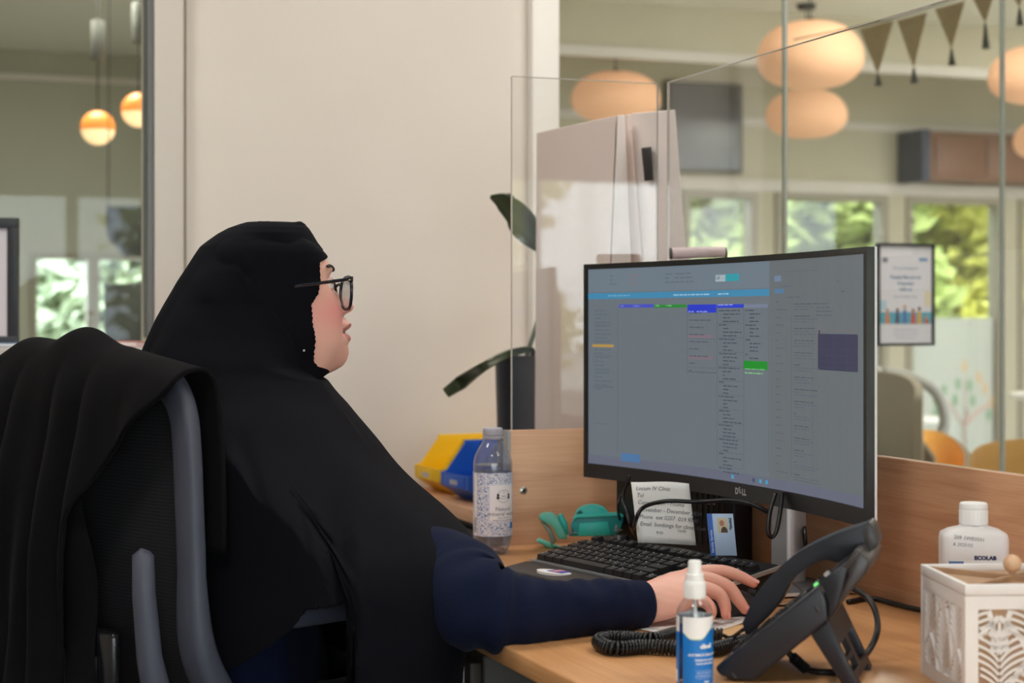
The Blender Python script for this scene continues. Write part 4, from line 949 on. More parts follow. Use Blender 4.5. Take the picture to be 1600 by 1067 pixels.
# ------------------------------------------------------------------ water bottle
w0 = pz(770, 864, DT); wr = .0325
wbt = thing('water_bottle', 'clear plastic water bottle with grey cap and speckled white label', 'bottle', w0, facing(770))
M['pet'] = glass('bluish_pet', (.86, .885, .92, 1), 1.5, .06, 1.6)
nt = M['pet'].node_tree; o_ = nt.nodes['Material Output']; src = o_.inputs[0].links[0].from_socket; df = nt.nodes.new('ShaderNodeBsdfDiffuse'); df.inputs[0].default_value = rgb(168, 168, 182)
mx = nt.nodes.new('ShaderNodeMixShader'); mx.inputs[0].default_value = .22; nt.links.new(src, mx.inputs[1]); nt.links.new(df.outputs[0], mx.inputs[2]); nt.links.new(mx.outputs[0], o_.inputs[0])   # misted with condensation
def petal(u, v):
    a = u*2*PI; pr = [(.72, 0.001), (.84, .004), (.93, .012), (1, .028), (1, .06), (1, .148), (.985, .153), (.9, .164), (.72, .176), (.52, .186), (.46, .190), (.46, .197)]
    k = lerp_table([(i/(len(pr)-1), *p) for i, p in enumerate(pr)], v); dent = max(0, 1-k[1]/.03)
    r = wr*k[0]*(1-.10*dent*(.5+.5*math.cos(5*a))); return Vector((r*math.cos(a), r*math.sin(a), k[1]+.006*dent**2*(.5+.5*math.cos(5*a))))
MB().grid(petal, 60, 45, True).add([(0, 0, .016)]+[petal(i/60, 0) for i in range(60)], [(0, 1+i, 1+(i+1) % 60) for i in range(60)]).build('bottle_body', M['pet'], wbt, smooth=True)
M['water'] = glass('water', (.80, .84, .90, 1), 1.33, .02, 1.2)
MB().lathe([(.001, .0165), (wr*.7, .014), (wr*.93, .03), (wr*.93, .148), (.001, .1485)], 32, cap=False).build('water', M['water'], wbt, smooth=40)
M['capg'] = mat('grey_cap', rgb(172, 168, 178), .45)
MB().lathe([(.0168, .1905), (.0172, .191), (.0172, .1955), (.0165, .196)], 40).build('tamper_ring', M['capg'], wbt, smooth=40)
MB().lathe([(.0160, .1968), (.0165, .1973), (.0163, .2075), (.0150, .2092), (.001, .2094)], 40).build('cap', M['capg'], wbt, smooth=40)
g = MB()
for k in range(48):
    a = 2*PI*k/48; g.box((.0165*math.cos(a), .0165*math.sin(a), .202), (.0007, .0008, .009), Matrix.Rotation(a, 4, 'Z'))
g.build('cap_rib', M['capg'], wbt, kind='stuff')
def speckle(name):
    m = bpy.data.materials.new(name); m.use_nodes = True; nt = m.node_tree; p = nt.nodes['Principled BSDF']; p.inputs['Roughness'].default_value = .45
    tc = nt.nodes.new('ShaderNodeTexCoord'); v = nt.nodes.new('ShaderNodeTexNoise'); v.inputs['Scale'].default_value = 420; v.inputs['Detail'].default_value = 1
    r = nt.nodes.new('ShaderNodeValToRGB'); r.color_ramp.interpolation = 'CONSTANT'
    r.color_ramp.elements[0].color = rgb(78, 112, 176); r.color_ramp.elements[1].position = .43; r.color_ramp.elements[1].color = rgb(226, 222, 226)
    e = r.color_ramp.elements.new(.60); e.color = rgb(160, 176, 206)
    nt.links.new(tc.outputs['Object'], v.inputs['Vector']); nt.links.new(v.outputs['Fac'], r.inputs['Fac']); nt.links.new(r.outputs['Color'], p.inputs['Base Color']); return m
z0, z1 = .031, .136
shell(wr+.0003, z0, z1, 0, 2*PI, 72).build('label', speckle('speckled_print'), wbt, smooth=True)
M['lab'] = mat('label_panel_white', rgb(232, 228, 232), .42)
shell(wr+.0006, z0+.024, z1-.018, -.22, 1.32, 30).build('label_panel', M['lab'], wbt, smooth=True)
M['lline'] = mat('label_blue_line', rgb(120, 146, 196), .45)
g = shell(wr+.0008, z0+.0255, z0+.0260, -.19, 1.29, 20); g2 = shell(wr+.0008, z1-.0195, z1-.0190, -.19, 1.29, 20); g.add(g2.v, g2.f); g3 = shell(wr+.0008, z0+.0255, z1-.019, -.19, -.172, 2); g.add(g3.v, g3.f)
g.build('label_frame_line', M['lline'], wbt)
shell(wr+.0006, z0+.001, z1-.001, -1.15, -.92, 6).build('small_print_strip', M['lab'], wbt, smooth=True)
tx = MB()
def wt(s, size, a, z, bold=0, al='CENTER'): put_text(tx, s, size, lambda x, y: wrap(wr+.0009, a, z)(x, y), bold=bold, align=al)
wt('Natural', .0098, .58, .0735); wt('mineral water', .0098, .58, .0655); wt('STILL WATER', .0038, .58, .0605); wt('Bottled at the spring source', .0034, .58, .0572)
for k in range(7): put_text(tx, 'mineral composition', .003, lambda x, y, k=k: wrap(wr+.0009, -1.12+k*.032, z0+.006)(-y, x))
tx.build('lettering', mat('grey_blue_print', rgb(84, 84, 104), .5), wbt)
em = MB(); f = wrap(wr+.0009, .58, .0975)
def ell(rx, ry, w, mb):
    for i in range(32):
        a, b = 2*PI*i/32, 2*PI*(i+1)/32; mb.add([f(rx*math.cos(a), ry*math.sin(a)), f(rx*math.cos(b), ry*math.sin(b)), f((rx-w)*math.cos(b), (ry-w)*math.sin(b)), f((rx-w)*math.cos(a), (ry-w)*math.sin(a))], [(0, 1, 2, 3)])
ell(.0125, .0105, .0005, em)
for sgn in (-1, 1):
    for cx, cy, rx, ry in ((.0105*sgn, .002, .0022, .0028), (.0105*sgn, -.0025, .003, .002)):
        em.add([f(cx+rx*math.cos(i*PI/7), cy+ry*math.sin(i*PI/7)) for i in range(14)], [tuple(range(14))])
put_text(em, '*', .006, lambda x, y: f(x, y+.0035), align='CENTER'); put_text(em, 'Spring', .0035, lambda x, y: f(x, y-.0008), align='CENTER'); put_text(em, 'Est. Source', .0026, lambda x, y: f(x, y-.0046), align='CENTER')
em.build('emblem', M['inkblk'], wbt)
shell(wr+.0008, z0+.012, z0+.022, 1.05, 1.32, 6).build('blue_mark', M['lblue'], wbt)
# ------------------------------------------------------------------ sanitiser bottle
e0 = pz(1521, 1007, DT)
eb = thing('sanitiser_bottle', 'square shouldered white plastic bottle with flip cap behind the patterned box', 'bottle', e0, facing(1523)+.16)
M['hdpe'] = mat('milky_white_plastic', rgb(226, 222, 222), .42)
def rsq(w, d, rr, z, n=8):
    out = []
    for sx_, sy_, a0 in ((1, 1, 0), (-1, 1, PI/2), (-1, -1, PI), (1, -1, 1.5*PI)):
        for i in range(n):
            a = a0+PI/2*i/(n-1); out.append(Vector((sx_*(w-rr)+rr*math.cos(a), sy_*(d-rr)+rr*math.sin(a), z)))
    return out
g = MB(); lev = [(.034, .021, .008, .001), (.0385, .0245, .010, .005), (.0390, .025, .011, .10), (.0390, .025, .011, .128), (.0375, .0235, .011, .1345), (.030, .019, .012, .1390), (.0185, .016, .0155, .1425), (.0165, .0165, .0164, .1440)]
n_ = 32; vs = []
for w, d, rr, z in lev: vs += rsq(w, d, rr, z)
g.add(vs, [(j*n_+i, j*n_+(i+1) % n_, (j+1)*n_+(i+1) % n_, (j+1)*n_+i) for j in range(len(lev)-1) for i in range(n_)]+[tuple(range(n_))[::-1], tuple((len(lev)-1)*n_+i for i in range(n_))])
g.build('bottle_body', M['hdpe'], eb, smooth=55)
MB().lathe([(.0160, .1442), (.0168, .1448), (.0168, .1625), (.0164, .1632)], 40).build('cap_base', M['wplast'], eb, smooth=40)
MB().lathe([(.0164, .1634), (.0169, .1638), (.0166, .1690), (.0150, .1705), (.001, .1706)], 40).build('cap_lid', M['wplast'], eb, smooth=40)
g = MB()
for k in range(22):
    a = 2*PI*k/22; g.box((.0168*math.cos(a), .0168*math.sin(a), .1535), (.0006, .0022, .015), Matrix.Rotation(a, 4, 'Z'))
g.build('cap_rib', M['wplast'], eb, kind='stuff')
fr = lambda x, y: Vector((x, -.0252, y))
g = MB(); put_text(g, '209 1WE0501', .0062, lambda x, y: fr(-.027+x, .1300+y-x*.10), shear=.1); put_text(g, '& 2025/02', .0056, lambda x, y: fr(-.028+x, .1218+y-x*.08), shear=.1)
g.build('date_stamp', mat('grey_stamp_ink', rgb(110, 106, 118), .6), eb)
g = MB(); put_text(g, 'ECOLAB', .0062, lambda x, y: fr(-.003+x, .1052+y), bold=.00045, sx=1.1); g.build('lettering', mat('navy_print', rgb(30, 40, 90), .5), eb)
MB().b2((-.034, -.0256, .040), (.030, -.0251, .1035)).build('label', M['lwhite'], eb); MB().b2((-.033, -.0259, .060), (-.0155, -.0256, .1030)).build('blue_label_block', mat('label_mid_blue', rgb(60, 110, 170), .5), eb)
q = MB(); q.tube(bez([Vector((.0391, -.004+.0045*math.cos(a), .110+.006*math.sin(a))) for a in [i*PI/6 for i in range(13)]], 3), .0005, 5); q.tube([(.0391, -.003, .1175), (.0391, -.001, .120)], .0005, 5); q.build('moulded_emblem', M['hdpe'], eb)
# ------------------------------------------------------------------ patterned box
n0 = pt(1508, 913, 1.787)
box = thing('tissue_box', 'white fretwork cube box with brown lid and a wooden ball knob', 'box', (n0.x, n0.y, DT), -YAW+.065)
BW, BH = .153, .1195
M['boxw'] = mat('white_lacquer', rgb(232, 230, 230), .45, nz=.015, nscale=40); M['mdf'] = mat('brown_mdf', rgb(176, 142, 112), .7, nz=.12, nscale=60)
MB().b2((.004, .004, .002), (BW-.004, BW-.004, BH-.012)).build('inner_core', M['mdf'], box)
MB().b2((.0036, .006, .003), (.00395, BW-.006, BH-.0125)).build('left_liner', M['boxw'], box)
# rim
for a, b in (((0, 0), (BW, .005)), ((0, BW-.005), (BW, BW)), ((0, .0052), (.005, BW-.0052)), ((BW-.005, .0052), (BW, BW-.0052))):
    MB().b2((a[0], a[1], BH-.011), (b[0], b[1], BH)).build('rim', M['boxw'], box, bevel=.0006)
MB().b2((.0055, .0055, BH-.0115), (BW-.0055, BW-.0055, BH-.007)).build('lid', M['mdf'], box)
h = BW/2
for sg in (1, -1):
    g = MB(); L2 = h*1.30
    g.box((0, 0, 0), (L2*2, .004, .0055), Matrix.Rotation(sg*PI/4, 4, 'Z')); g.v = [(v[0]+h, v[1]+h, v[2]+BH-.0042) for v in g.v]; g.build('lid_rib', M['mdf'], box)
MB().lathe([(.004, BH-.0014), (.0035, BH+.002)], 14, (h, h, 0)).build('knob_neck', M['mdf'], box)
MB().sphere((h, h, BH+.0105), .0097, 24, 16).build('knob', wood('knob_beech', rgb(206, 164, 130), rgb(226, 190, 158), 'Z', .45), box, smooth=True)
# fretwork faces: strips of white board with curved fronds, slots open to the brown core
def strip(mb, P, w, f, th=.0045):
    n = len(P); vs = []
    for i, p in enumerate(P):
        p = Vector(p); d = (Vector(P[min(i+1, n-1)])-Vector(P[max(i-1, 0)])).normalized(); nn = Vector((-d.y, d.x))*w/2*(1 if not isinstance(w, list) else 1)
        vs += [f(*(p+nn), 0), f(*(p-nn), 0), f(*(p-nn), th), f(*(p+nn), th)]
    fs = [(0, 1, 2, 3), (4*n-1, 4*n-2, 4*n-3, 4*n-4)]
    for i in range(n-1):
        for k in range(4): fs.append((4*i+k, 4*i+(k+1) % 4, 4*i+4+(k+1) % 4, 4*i+4+k))
    mb.add(vs, fs)
def q3(a, b, c, n=7): return [tuple((Vector(a)*(1-t)**2+Vector(b)*2*t*(1-t)+Vector(c)*t*t)) for t in [i/(n-1) for i in range(n)]]
def clipP(P, a0, b0, a1, b1): return [(min(max(x, a0), a1), min(max(y, b0), b1)) for x, y in P if a0-.002 < x < a1+.002 and b0-.002 < y < b1+.002]
def leaf(mb, cx, z, w, hh, f, nfr, fw, lim):
    def emit(P, wd):
        P = clipP(P, *lim)
        if len(P) > 1: strip(mb, P, wd, f)
    emit([(cx, z), (cx, z+hh*.5), (cx, z+hh*.93)], fw*1.0)
    for sg in (-1, 1):
        emit(q3((cx+sg*w*.5, z), (cx+sg*w*.62, z+hh*.62), (cx, z+hh)), fw*2.0)
        for i in range(nfr):
            t = (i+.3)/nfr; zs = z+hh*(.02+.72*t); ze_t = .16+.80*t
            ex = cx+sg*w*.5*(1-ze_t**2.2)*1.05; ze = z+hh*(.12+.86*ze_t)
            emit(q3((cx+sg*fw*.3, zs), (cx+sg*abs(ex-cx)*.35, zs+(ze-zs)*.75), (ex, ze)), fw)
def face(nm, f, W_, H_, leaves, nfr, fw, m=.014):
    g = MB()
    for a0, b0, a1, b1 in ((0, 0, W_, m), (0, H_-m, W_, H_), (0, m, m, H_-m), (W_-m, m, W_, H_-m)):
        g.prism([(a0, b0), (a1, b0), (a1, b1), (a0, b1)], .0045, f)
    lim = (m-.001, m-.001, W_-m+.001, H_-m+.001)
    for cx, z, w, hh in leaves: leaf(g, cx, z, w, hh, f, nfr, fw, lim)
    g.build(nm, M['boxw'], box)
FH = BH-.0115
front = lambda a, b, t: Vector((a, .0005+t*.9, b)); left = lambda a, b, t: Vector((.0005+t*.9, a, b)); right = lambda a, b, t: Vector((BW-.0005-t*.9, a, b)); back = lambda a, b, t: Vector((a, BW-.0005-t*.9, b))
big = [(.036, .010, .066, .076), (.117, .010, .066, .076), (.0765, .050, .066, .076), (-.004, .050, .066, .076), (.157, .050, .066, .076), (.0765, -.026, .066, .076)]
for nm, f in (('front_fretwork', front), ('back_fretwork', back)): face(nm, f, BW, FH, big, 8, .0027)
sl = [(.030, -.010, .048, .058), (.0765, .010, .048, .085), (.123, -.010, .048, .058), (.030, .045, .048, .085), (.123, .045, .048, .085), (.0765, .075, .048, .06)]
for nm, f in (('left_fretwork', left), ('right_fretwork', right)): face(nm, f, BW, FH, sl, 8, .0015)
# ------------------------------------------------------------------ turquoise stapler and hole punch
M['teal'] = mat('turquoise_plastic', rgb(40, 176, 166), .4); M['teald'] = mat('pale_turquoise_plastic', rgb(96, 186, 168), .42)
def imgprism(D, poly, th, origin):
    """outline in the plane facing the camera at distance D, thickness th away from it"""
    o = Vector(origin); fw = Vector((s_, c_, 0))
    return MB().prism(poly, th, lambda a, b, t: pt(a, b, D)+fw*t-o)
so = pz(862, 854, DT)
stp = thing('stapler', 'turquoise stapler with open curved arm left of the hole punch', 'stapler', so)
imgprism(2.985, [(838, 846), (843, 843), (866, 853), (884, 858), (878, 862), (858, 857)], .03, so).build('base', M['teald'], stp, bevel=.0015)
imgprism(2.955, [(842, 812), (843, 806), (851, 803), (864, 803), (872, 810), (888, 842), (873, 843), (862, 822), (850, 816)], .034, so).build('top_arm', M['teald'], stp, bevel=.003, seg=3)
imgprism(2.968, [(845, 816), (852, 818), (860, 826), (870, 845), (862, 853), (856, 832)], .016, so).build('magazine', mat('grey_green_metal', rgb(128, 146, 132), .4, .3), stp, bevel=.001)
for a in (('hinge_knob', [(872, 807), (876, 804), (880, 806), (887, 818), (889, 836), (884, 836), (876, 818)]),): imgprism(2.975, a[1], .028, so).build(a[0], M['teal'], stp, bevel=.002)
ho = pz(930, 842, DT)
hp_ = thing('hole_punch', 'turquoise two hole punch with round domed handle standing behind the keyboard', 'punch', ho)
DH = 2.93
imgprism(DH, [(889, 838), (896, 812), (901, 806), (968, 803), (975, 806), (974, 814), (968, 832), (960, 838)], .022, ho).build('body', mat('turquoise_plastic_dark', rgb(20, 140, 142), .42), hp_, bevel=.003, seg=3)
imgprism(DH-.006, [(903, 838), (905, 818), (950, 815), (954, 832), (952, 838)], .006, ho).build('front_plate', M['teal'], hp_, bevel=.0015)
imgprism(DH-.004, [(896, 811), (901, 805.5), (968, 802.5), (975, 806), (974, 809), (966, 806.5), (902, 809.5), (898, 813)], .03, ho).build('top_edge', M['teal'], hp_, bevel=.001)
dome = [(903, 805)]+[(928+24*math.cos(a)*-1, 804-15*math.sin(a)) for a in [i*PI/14 for i in range(15)]]
imgprism(DH+.024, [(898, 808)]+[(926-26*math.cos(a), 806-16*math.sin(a)) for a in [.25+i*(PI-.25)/14 for i in range(15)]]+[(952, 808)], .035, ho).build('handle', M['teal'], hp_, bevel=.006, seg=3)
imgprism(DH+.021, [(899, 804), (906, 797), (911, 801), (904, 805)], .002, ho).build('handle_slot', mat('shade_teal', rgb(14, 84, 86), .6), hp_)
for px in (893, 963):
    py = 826 if px < 900 else 822
    MB().tube([pt(px, py+8, DH-.008)-ho, pt(px, py-2, DH-.008)-ho], .0022, 10).build('punch_pin', M['chrome'], hp_)
    MB().tube([pt(px-4, py+6, DH-.004)-ho, pt(px+9, py+6, DH-.004)-ho], .0010, 6).build('pin_spring', M['chrome'], hp_)
# ------------------------------------------------------------------ plastic bins on the side counter
def bin_(loc, rot, label, m, W_=.150, L_=.24, H_=.125):
    t = thing('storage_bin', label, 'bin', loc, rot); e = .003
    # local: front at x=0 (open), back at x=L, width along y
    prof = [(.045, 0), (.03, .012), (0, .03), (0, .058), (.014, .062), (.055, H_-.008), (.06, H_), (L_, H_), (L_-.01, 0)]
    for y in (-W_/2, W_/2-e):
        MB().prism(prof, e, lambda a, b, tt, y=y: Vector((a, y+tt, b))).build('side_wall', m, t, bevel=.001)
    w2 = W_-2*e-.0006
    MB().b2((.045, -w2/2, 0), (L_-.01, w2/2, e)).build('floor', m, t)
    MB().prism([(L_-.012, e), (L_-.010, e), (L_, H_), (L_-.004, H_)], w2, lambda a, b, tt: Vector((a, -w2/2+tt, b))).build('back_wall', m, t)
    MB().prism([(.045, 0), (.03, .012), (0, .03), (0, .058), (.004, .058), (.004, .032), (.033, .015), (.047, .003)], w2, lambda a, b, tt: Vector((a, -w2/2+tt, b))).build('front_lip', m, t)
    for s in (-1, 1): MB().b2((.058, s*(W_/2+.0032)-.003, H_-.012), (L_, s*(W_/2+.0032)+.003, H_)).build('top_rail', m, t, bevel=.001)
    MB().b2((-.0015, -W_/2+.02, .030), (-.0001, W_/2-.02, .054)).build('label_slot', m, t, bevel=.0005)
    MB().b2((-.0022, -.02, .036), (-.0016, .02, .046)).build('label_card', M['capg'], t)
    return t
M['byel'] = mat('yellow_plastic', rgb(236, 188, 8), .42); M['bblu'] = mat('blue_plastic', rgb(20, 84, 186), .42)
bin_((1.180, 3.765, DT+.0005), math.radians(3), 'yellow open front storage bin against the wall', M['byel'])
bin_((1.180, 3.565, DT+.0005), math.radians(5), 'blue open front storage bin in front of the yellow one', M['bblu'])
# ------------------------------------------------------------------ white boards, plant
M['foam'] = mat('white_board', rgb(228, 216, 212), .6); M['foamd'] = mat('shaded_white_board', rgb(222, 206, 200), .65)  # second white is darker: shade on left and inner boards put into colour
bo = pz(940, 700, DT); bo = Vector((1.40, 3.35, DT))
bd = thing('display_boards', 'tall white folded display boards with a small black clip standing behind the acrylic', 'board', bo)
def hexa(c4, th, nm, m, back=None):
    fw = back or Vector((s_, c_, 0)); a = [pt(*q)-bo for q in c4]; b = [p+fw*th for p in a]
    for v in a+b:
        if v.z < .0008: v.z = .0008
    return MB().add(a+b, [(0, 1, 2, 3), (7, 6, 5, 4), (0, 4, 5, 1), (1, 5, 6, 2), (2, 6, 7, 3), (3, 7, 4, 0)]).build(nm, m, bd, bevel=.002)
zb = lambda D: 499+(CAMZ-DT)/D*F
hexa([(839, 207, 3.53), (963, 180, 3.23), (936, zb(3.19), 3.19), (835, zb(3.49), 3.49)], .03, 'left_board', M['foamd'])
hexa([(965, 180, 3.222), (976, 179, 3.23), (1004, zb(3.23), 3.23), (938, zb(3.19), 3.185)], .05, 'centre_board', M['foam'])
hexa([(987, 177, 3.25), (1055, 171, 3.17), (1106, zb(3.16), 3.16), (1040, zb(3.22), 3.22)], .04, 'right_board', M['foam'])
hexa([(977, 179, 3.30), (986, 178, 3.30), (1039, zb(3.28), 3.28), (1005, zb(3.28), 3.28)], .03, 'inner_board', M['foamd'])
hexa([(1002, 231, 3.222), (1018, 229, 3.205), (1021, 281, 3.20), (1007, 283, 3.217)], .004, 'black_clip', M['black'])
g = MB()
for i in range(20):
    a, b = 2*PI*i/20, 2*PI*(i+1)/20
    e = lambda a, r: pt(893+10*r*math.cos(a), 285+27*r*math.sin(a), 3.56)-bo+Vector((-.006, -.012, 0))
    g.add([e(a, 1), e(b, 1), e(b, .8), e(a, .8)], [(0, 1, 2, 3)])
po = pt(812, 499, 3.67); po.z = DT+.0005
pl = thing('potted_plant', 'strap leaved plant in a tall black pot between the wall and the white boards', 'plant', po)
hpz = 1.043-DT
MB().lathe([(.040, 0), (.043, .003), (.052, hpz-.004), (.054, hpz), (.048, hpz), (.046, hpz-.02), (.001, hpz-.022)], 32).build('pot', mat('black_pot', rgb(36, 38, 46), .35), pl, smooth=40)
MB().lathe([(.0455, hpz-.0195), (.001, hpz-.018)], 24).build('soil', mat('dark_soil', rgb(60, 48, 38), .95, nz=.3, nscale=80), pl)
M['leafg'] = mat('dark_green_leaf', rgb(62, 72, 50), .35, nz=.15, nscale=30)
def strap(path, ws, nm='leaf', roll=0.0):
    P = bez(path, 8); n = len(P); g = MB(); vs = []
    fw = Vector((s_, c_, 0))
    for i, p in enumerate(P):
        d = (P[min(i+1, n-1)]-P[max(i-1, 0)]).normalized(); sd = d.cross(fw).normalized(); w = lerp_table([(k/(len(ws)-1), v) for k, v in enumerate(ws)], i/(n-1))[0]
        sd = (sd*math.cos(roll)+fw*math.sin(roll)); up = d.cross(sd)
        for s, hgt in ((-1, .25), (-.5, .06), (0, 0), (.5, .06), (1, .25)): vs.append(p+sd*w*s+up*w*hgt-po)
    g.add(vs, [(5*i+k, 5*i+k+1, 5*i+6+k, 5*i+5+k) for i in range(n-1) for k in range(4)])
    o = g.build(nm, M['leafg'], pl, smooth=True); md = o.modifiers.new('s', 'SOLIDIFY'); md.thickness = .0012
    return o
rim = pt(832, 560, 3.67)
strap([rim, pt(829, 546, 3.65), pt(795, 553, 3.63), pt(757, 572, 3.42), pt(722, 596, 3.59), pt(696, 614, 3.58)], [.004, .006, .009, .009, .015, .011], roll=.3)
stem = [pt(822, 560, 3.68), pt(848, 470, 3.71), pt(846, 420, 3.72), pt(838, 385, 3.71)]
MB().tube([p-po for p in bez(stem, 6)], .005, 8).build('stem', M['leafg'], pl, smooth=True)
strap([pt(838, 384, 3.71), pt(825, 352, 3.69), pt(805, 330, 3.67), pt(785, 314, 3.66), pt(766, 307, 3.65)], [.006, .026, .027, .02, .004], roll=.35)
strap([pt(838, 390, 3.72), pt(822, 372, 3.71), pt(806, 352, 3.71), pt(797, 312, 3.71), pt(789, 305, 3.71)], [.004, .014, .016, .014, .003], roll=.5)
strap([pt(840, 400, 3.73), pt(860, 370, 3.76), pt(885, 350, 3.79), pt(905, 340, 3.75)], [.005, .02, .02, .004], roll=.3)
# tray edge seen over the monitor
q = pt(1091, 396, 2.98); 
tr = thing('document_holder', 'pale pink document holder bar with dark end caps peeping over the monitor top', 'holder', (q.x, q.y, 0), -YAW+.05)
MB().tube([(-.045, 0, q.z), (.045, 0, q.z+.003)], .0095, 16).build('bar', mat('pale_pink_plastic', rgb(206, 186, 188), .5), tr, smooth=40)
for a, b in ((-.0485, -.0455), (.0455, .0485)): MB().tube([(a, 0, q.z), (b, 0, q.z)], .010, 14).build('end_cap', M['pedm'], tr)
MB().b2((-.047, -.004, q.z-.10), (.047, .004, q.z-.0105)).build('plate', bpy.data.materials['pale_pink_plastic'], tr)
MB().tube([(0, .0, q.z-.101), (0, 0, DT+.0005)], .012, 10).build('stand', M['steel'], tr)
# ------------------------------------------------------------------ framed poster on the glass
a = px_on_y(1371, 3.925)[0]; b, Dp = px_on_y(1460, 3.925)
pz0, pz1 = CAMZ-(540-499)/F*Dp, CAMZ-(381-499)/F*Dp
po2 = thing('framed_poster', 'black framed information poster fixed to the glass right of the monitor', 'poster', (a, 3.93, pz0))
PW, PH = b-a, pz1-pz0; e = .007
for l, h_ in (((0, 0), (PW, e)), ((0, PH-e), (PW, PH)), ((0, e), (e, PH-e)), ((PW-e, e), (PW, PH-e))): MB().b2((l[0], -.008, l[1]), (h_[0], .004, h_[1])).build('frame', mat('black_frame', rgb(46, 48, 54), .4) if 'black_frame' not in bpy.data.materials else bpy.data.materials['black_frame'], po2)
MB().b2((e, -.002, e), (PW-e, .003, PH-e)).build('sheet', mat('poster_paper', rgb(236, 234, 240), .5), po2)
pf = lambda x, y: Vector((e+x*(PW-2*e), -.0026, PH-e-y*(PH-2*e)))
def pr(x0, y0, x1, y1, nm, col, off=0):
    m = bpy.data.materials.get(nm+'_print') or mat(nm+'_print', col, .6)
    MB().add([pf(x0, y0)+Vector((0, -off, 0)), pf(x1, y0)+Vector((0, -off, 0)), pf(x1, y1)+Vector((0, -off, 0)), pf(x0, y1)+Vector((0, -off, 0))], [(0, 1, 2, 3)]).build('printed_block', m, po2)
pr(.0, .68, 1, .80, 'teal', rgb(96, 178, 200)); pr(.0, .56, .14, .66, 'paleblue', rgb(190, 220, 235)); pr(.86, .46, 1, .62, 'cream', rgb(240, 228, 200)); pr(.76, .12, .92, .155, 'blue', rgb(120, 160, 205)); pr(.06, .12, .16, .17, 'grey', rgb(190, 190, 186))
g = MB()
for k, (s_t, y, sz) in enumerate([('We are looking for', .24, .010), ('People like you to', .335, .0125), ('Volunteer', .40, .0125), ('with us', .46, .0125), ('Ask at reception today', .53, .0075), ('Talk to a member of the team', .87, .006), ('Together we care for our community', .91, .005), ('Thank you for your support', .95, .005)]):
    put_text(g, s_t, sz, lambda x, yy, y=y: pf(.5, y)+Vector((x, -.0006, yy)), align='CENTER', bold=.0003 if sz > .012 else 0)
g.build('lettering', mat('slate_print', rgb(110, 140, 176), .6), po2)
for k, (x, hh, cl) in enumerate([(.15, .15, (222, 140, 90)), (.34, .15, (90, 90, 120)), (.48, .19, (96, 130, 190)), (.64, .15, (220, 96, 80)), (.76, .17, (235, 180, 80)), (.9, .07, (200, 110, 90))]):
    c1 = rgb(*cl); m = mat('figure_print_%s' % 'abcdef'[k], c1, .6)
    q = pf(x, .80); w = .012
    f_ = MB().add([q+Vector((px_*w, -.0010, pz_*hh*PH)) for px_, pz_ in ((-.55, 0), (.55, 0), (.5, .45), (.3, .72), (-.3, .72), (-.5, .45))], [tuple(range(6))]).build('printed_figure', m, po2)
    MB().add([q+Vector((.0045*math.cos(i*PI/6), -.0012, hh*PH*.86+.0055*math.sin(i*PI/6))) for i in range(12)], [tuple(range(12))]).build('figure_head', mat('figure_skin_%s' % 'abcdef'[k], rgb(*[(214, 160, 120), (120, 84, 64), (220, 176, 140), (170, 120, 90), (90, 64, 52), (200, 150, 120)][k]), .6), f_)
# ------------------------------------------------------------------ on the left window sill
D3 = 3.70
q = pt(27, 525, D3); ff = thing('picture_frame', 'black framed white picture standing on the sill at the left edge', 'frame', (q.x, q.y, 1.0625), -YAW)
fh = CAMZ-(340-499)/F*D3-1.0625; fwid = .19; e = .022
for l, h_ in (((-fwid, 0), (0, e)), ((-fwid, fh-e), (0, fh)), ((-fwid, e), (-fwid+e, fh-e)), ((-e, e), (0, fh-e))): MB().b2((l[0], 0, l[1]), (h_[0], .018, h_[1])).build('frame', bpy.data.materials['black_frame'], ff, bevel=.001)
MB().b2((-fwid+e, .006, e), (-e, .012, fh-e)).build('picture', mat('pale_lilac_paper', rgb(216, 208, 216), .5), ff)
MB().prism([(0, .0), (.05, .0), (.0, .15)], .02, lambda a, b, t: Vector((-.1+t, .0185+a, b))).build('easel_strut', M['black'], ff)
def bk(px0, px1, D, th, cl, name, label, cat, yaw=0):
    c4 = pt((px0+px1)/2, 530, D); w = (px1-px0)/F*D
    t = thing(name, label, cat, (c4.x, c4.y, 1.0625), -YAW+yaw); m = mat(label.split()[0]+'_'+name+'_cover', cl, .5)
    MB().b2((-w/2, -.05, 0), (w/2, .05, .0012)).build('back_cover', m, t); MB().b2((-w/2+.003, -.049, .0013), (w/2-.003, .049, th-.0013)).build('page_block', M['paper'], t); MB().b2((-w/2, -.05, th-.0012), (w/2, .05, th)).build('front_cover', m, t)
bk(2, 62, 3.74, .008, rgb(80, 140, 190), 'leaflet', 'blue leaflet lying flat on the sill beside the black picture frame', 'leaflet', .1)
bk(150, 226, 3.78, .010, rgb(205, 92, 84), 'leaflet', 'red leaflet lying flat on the sill near the window frame', 'leaflet', -.08)
bk(85, 140, 3.80, .006, rgb(200, 190, 170), 'leaflet', 'cream leaflet lying flat in the middle of the sill', 'leaflet', .2)
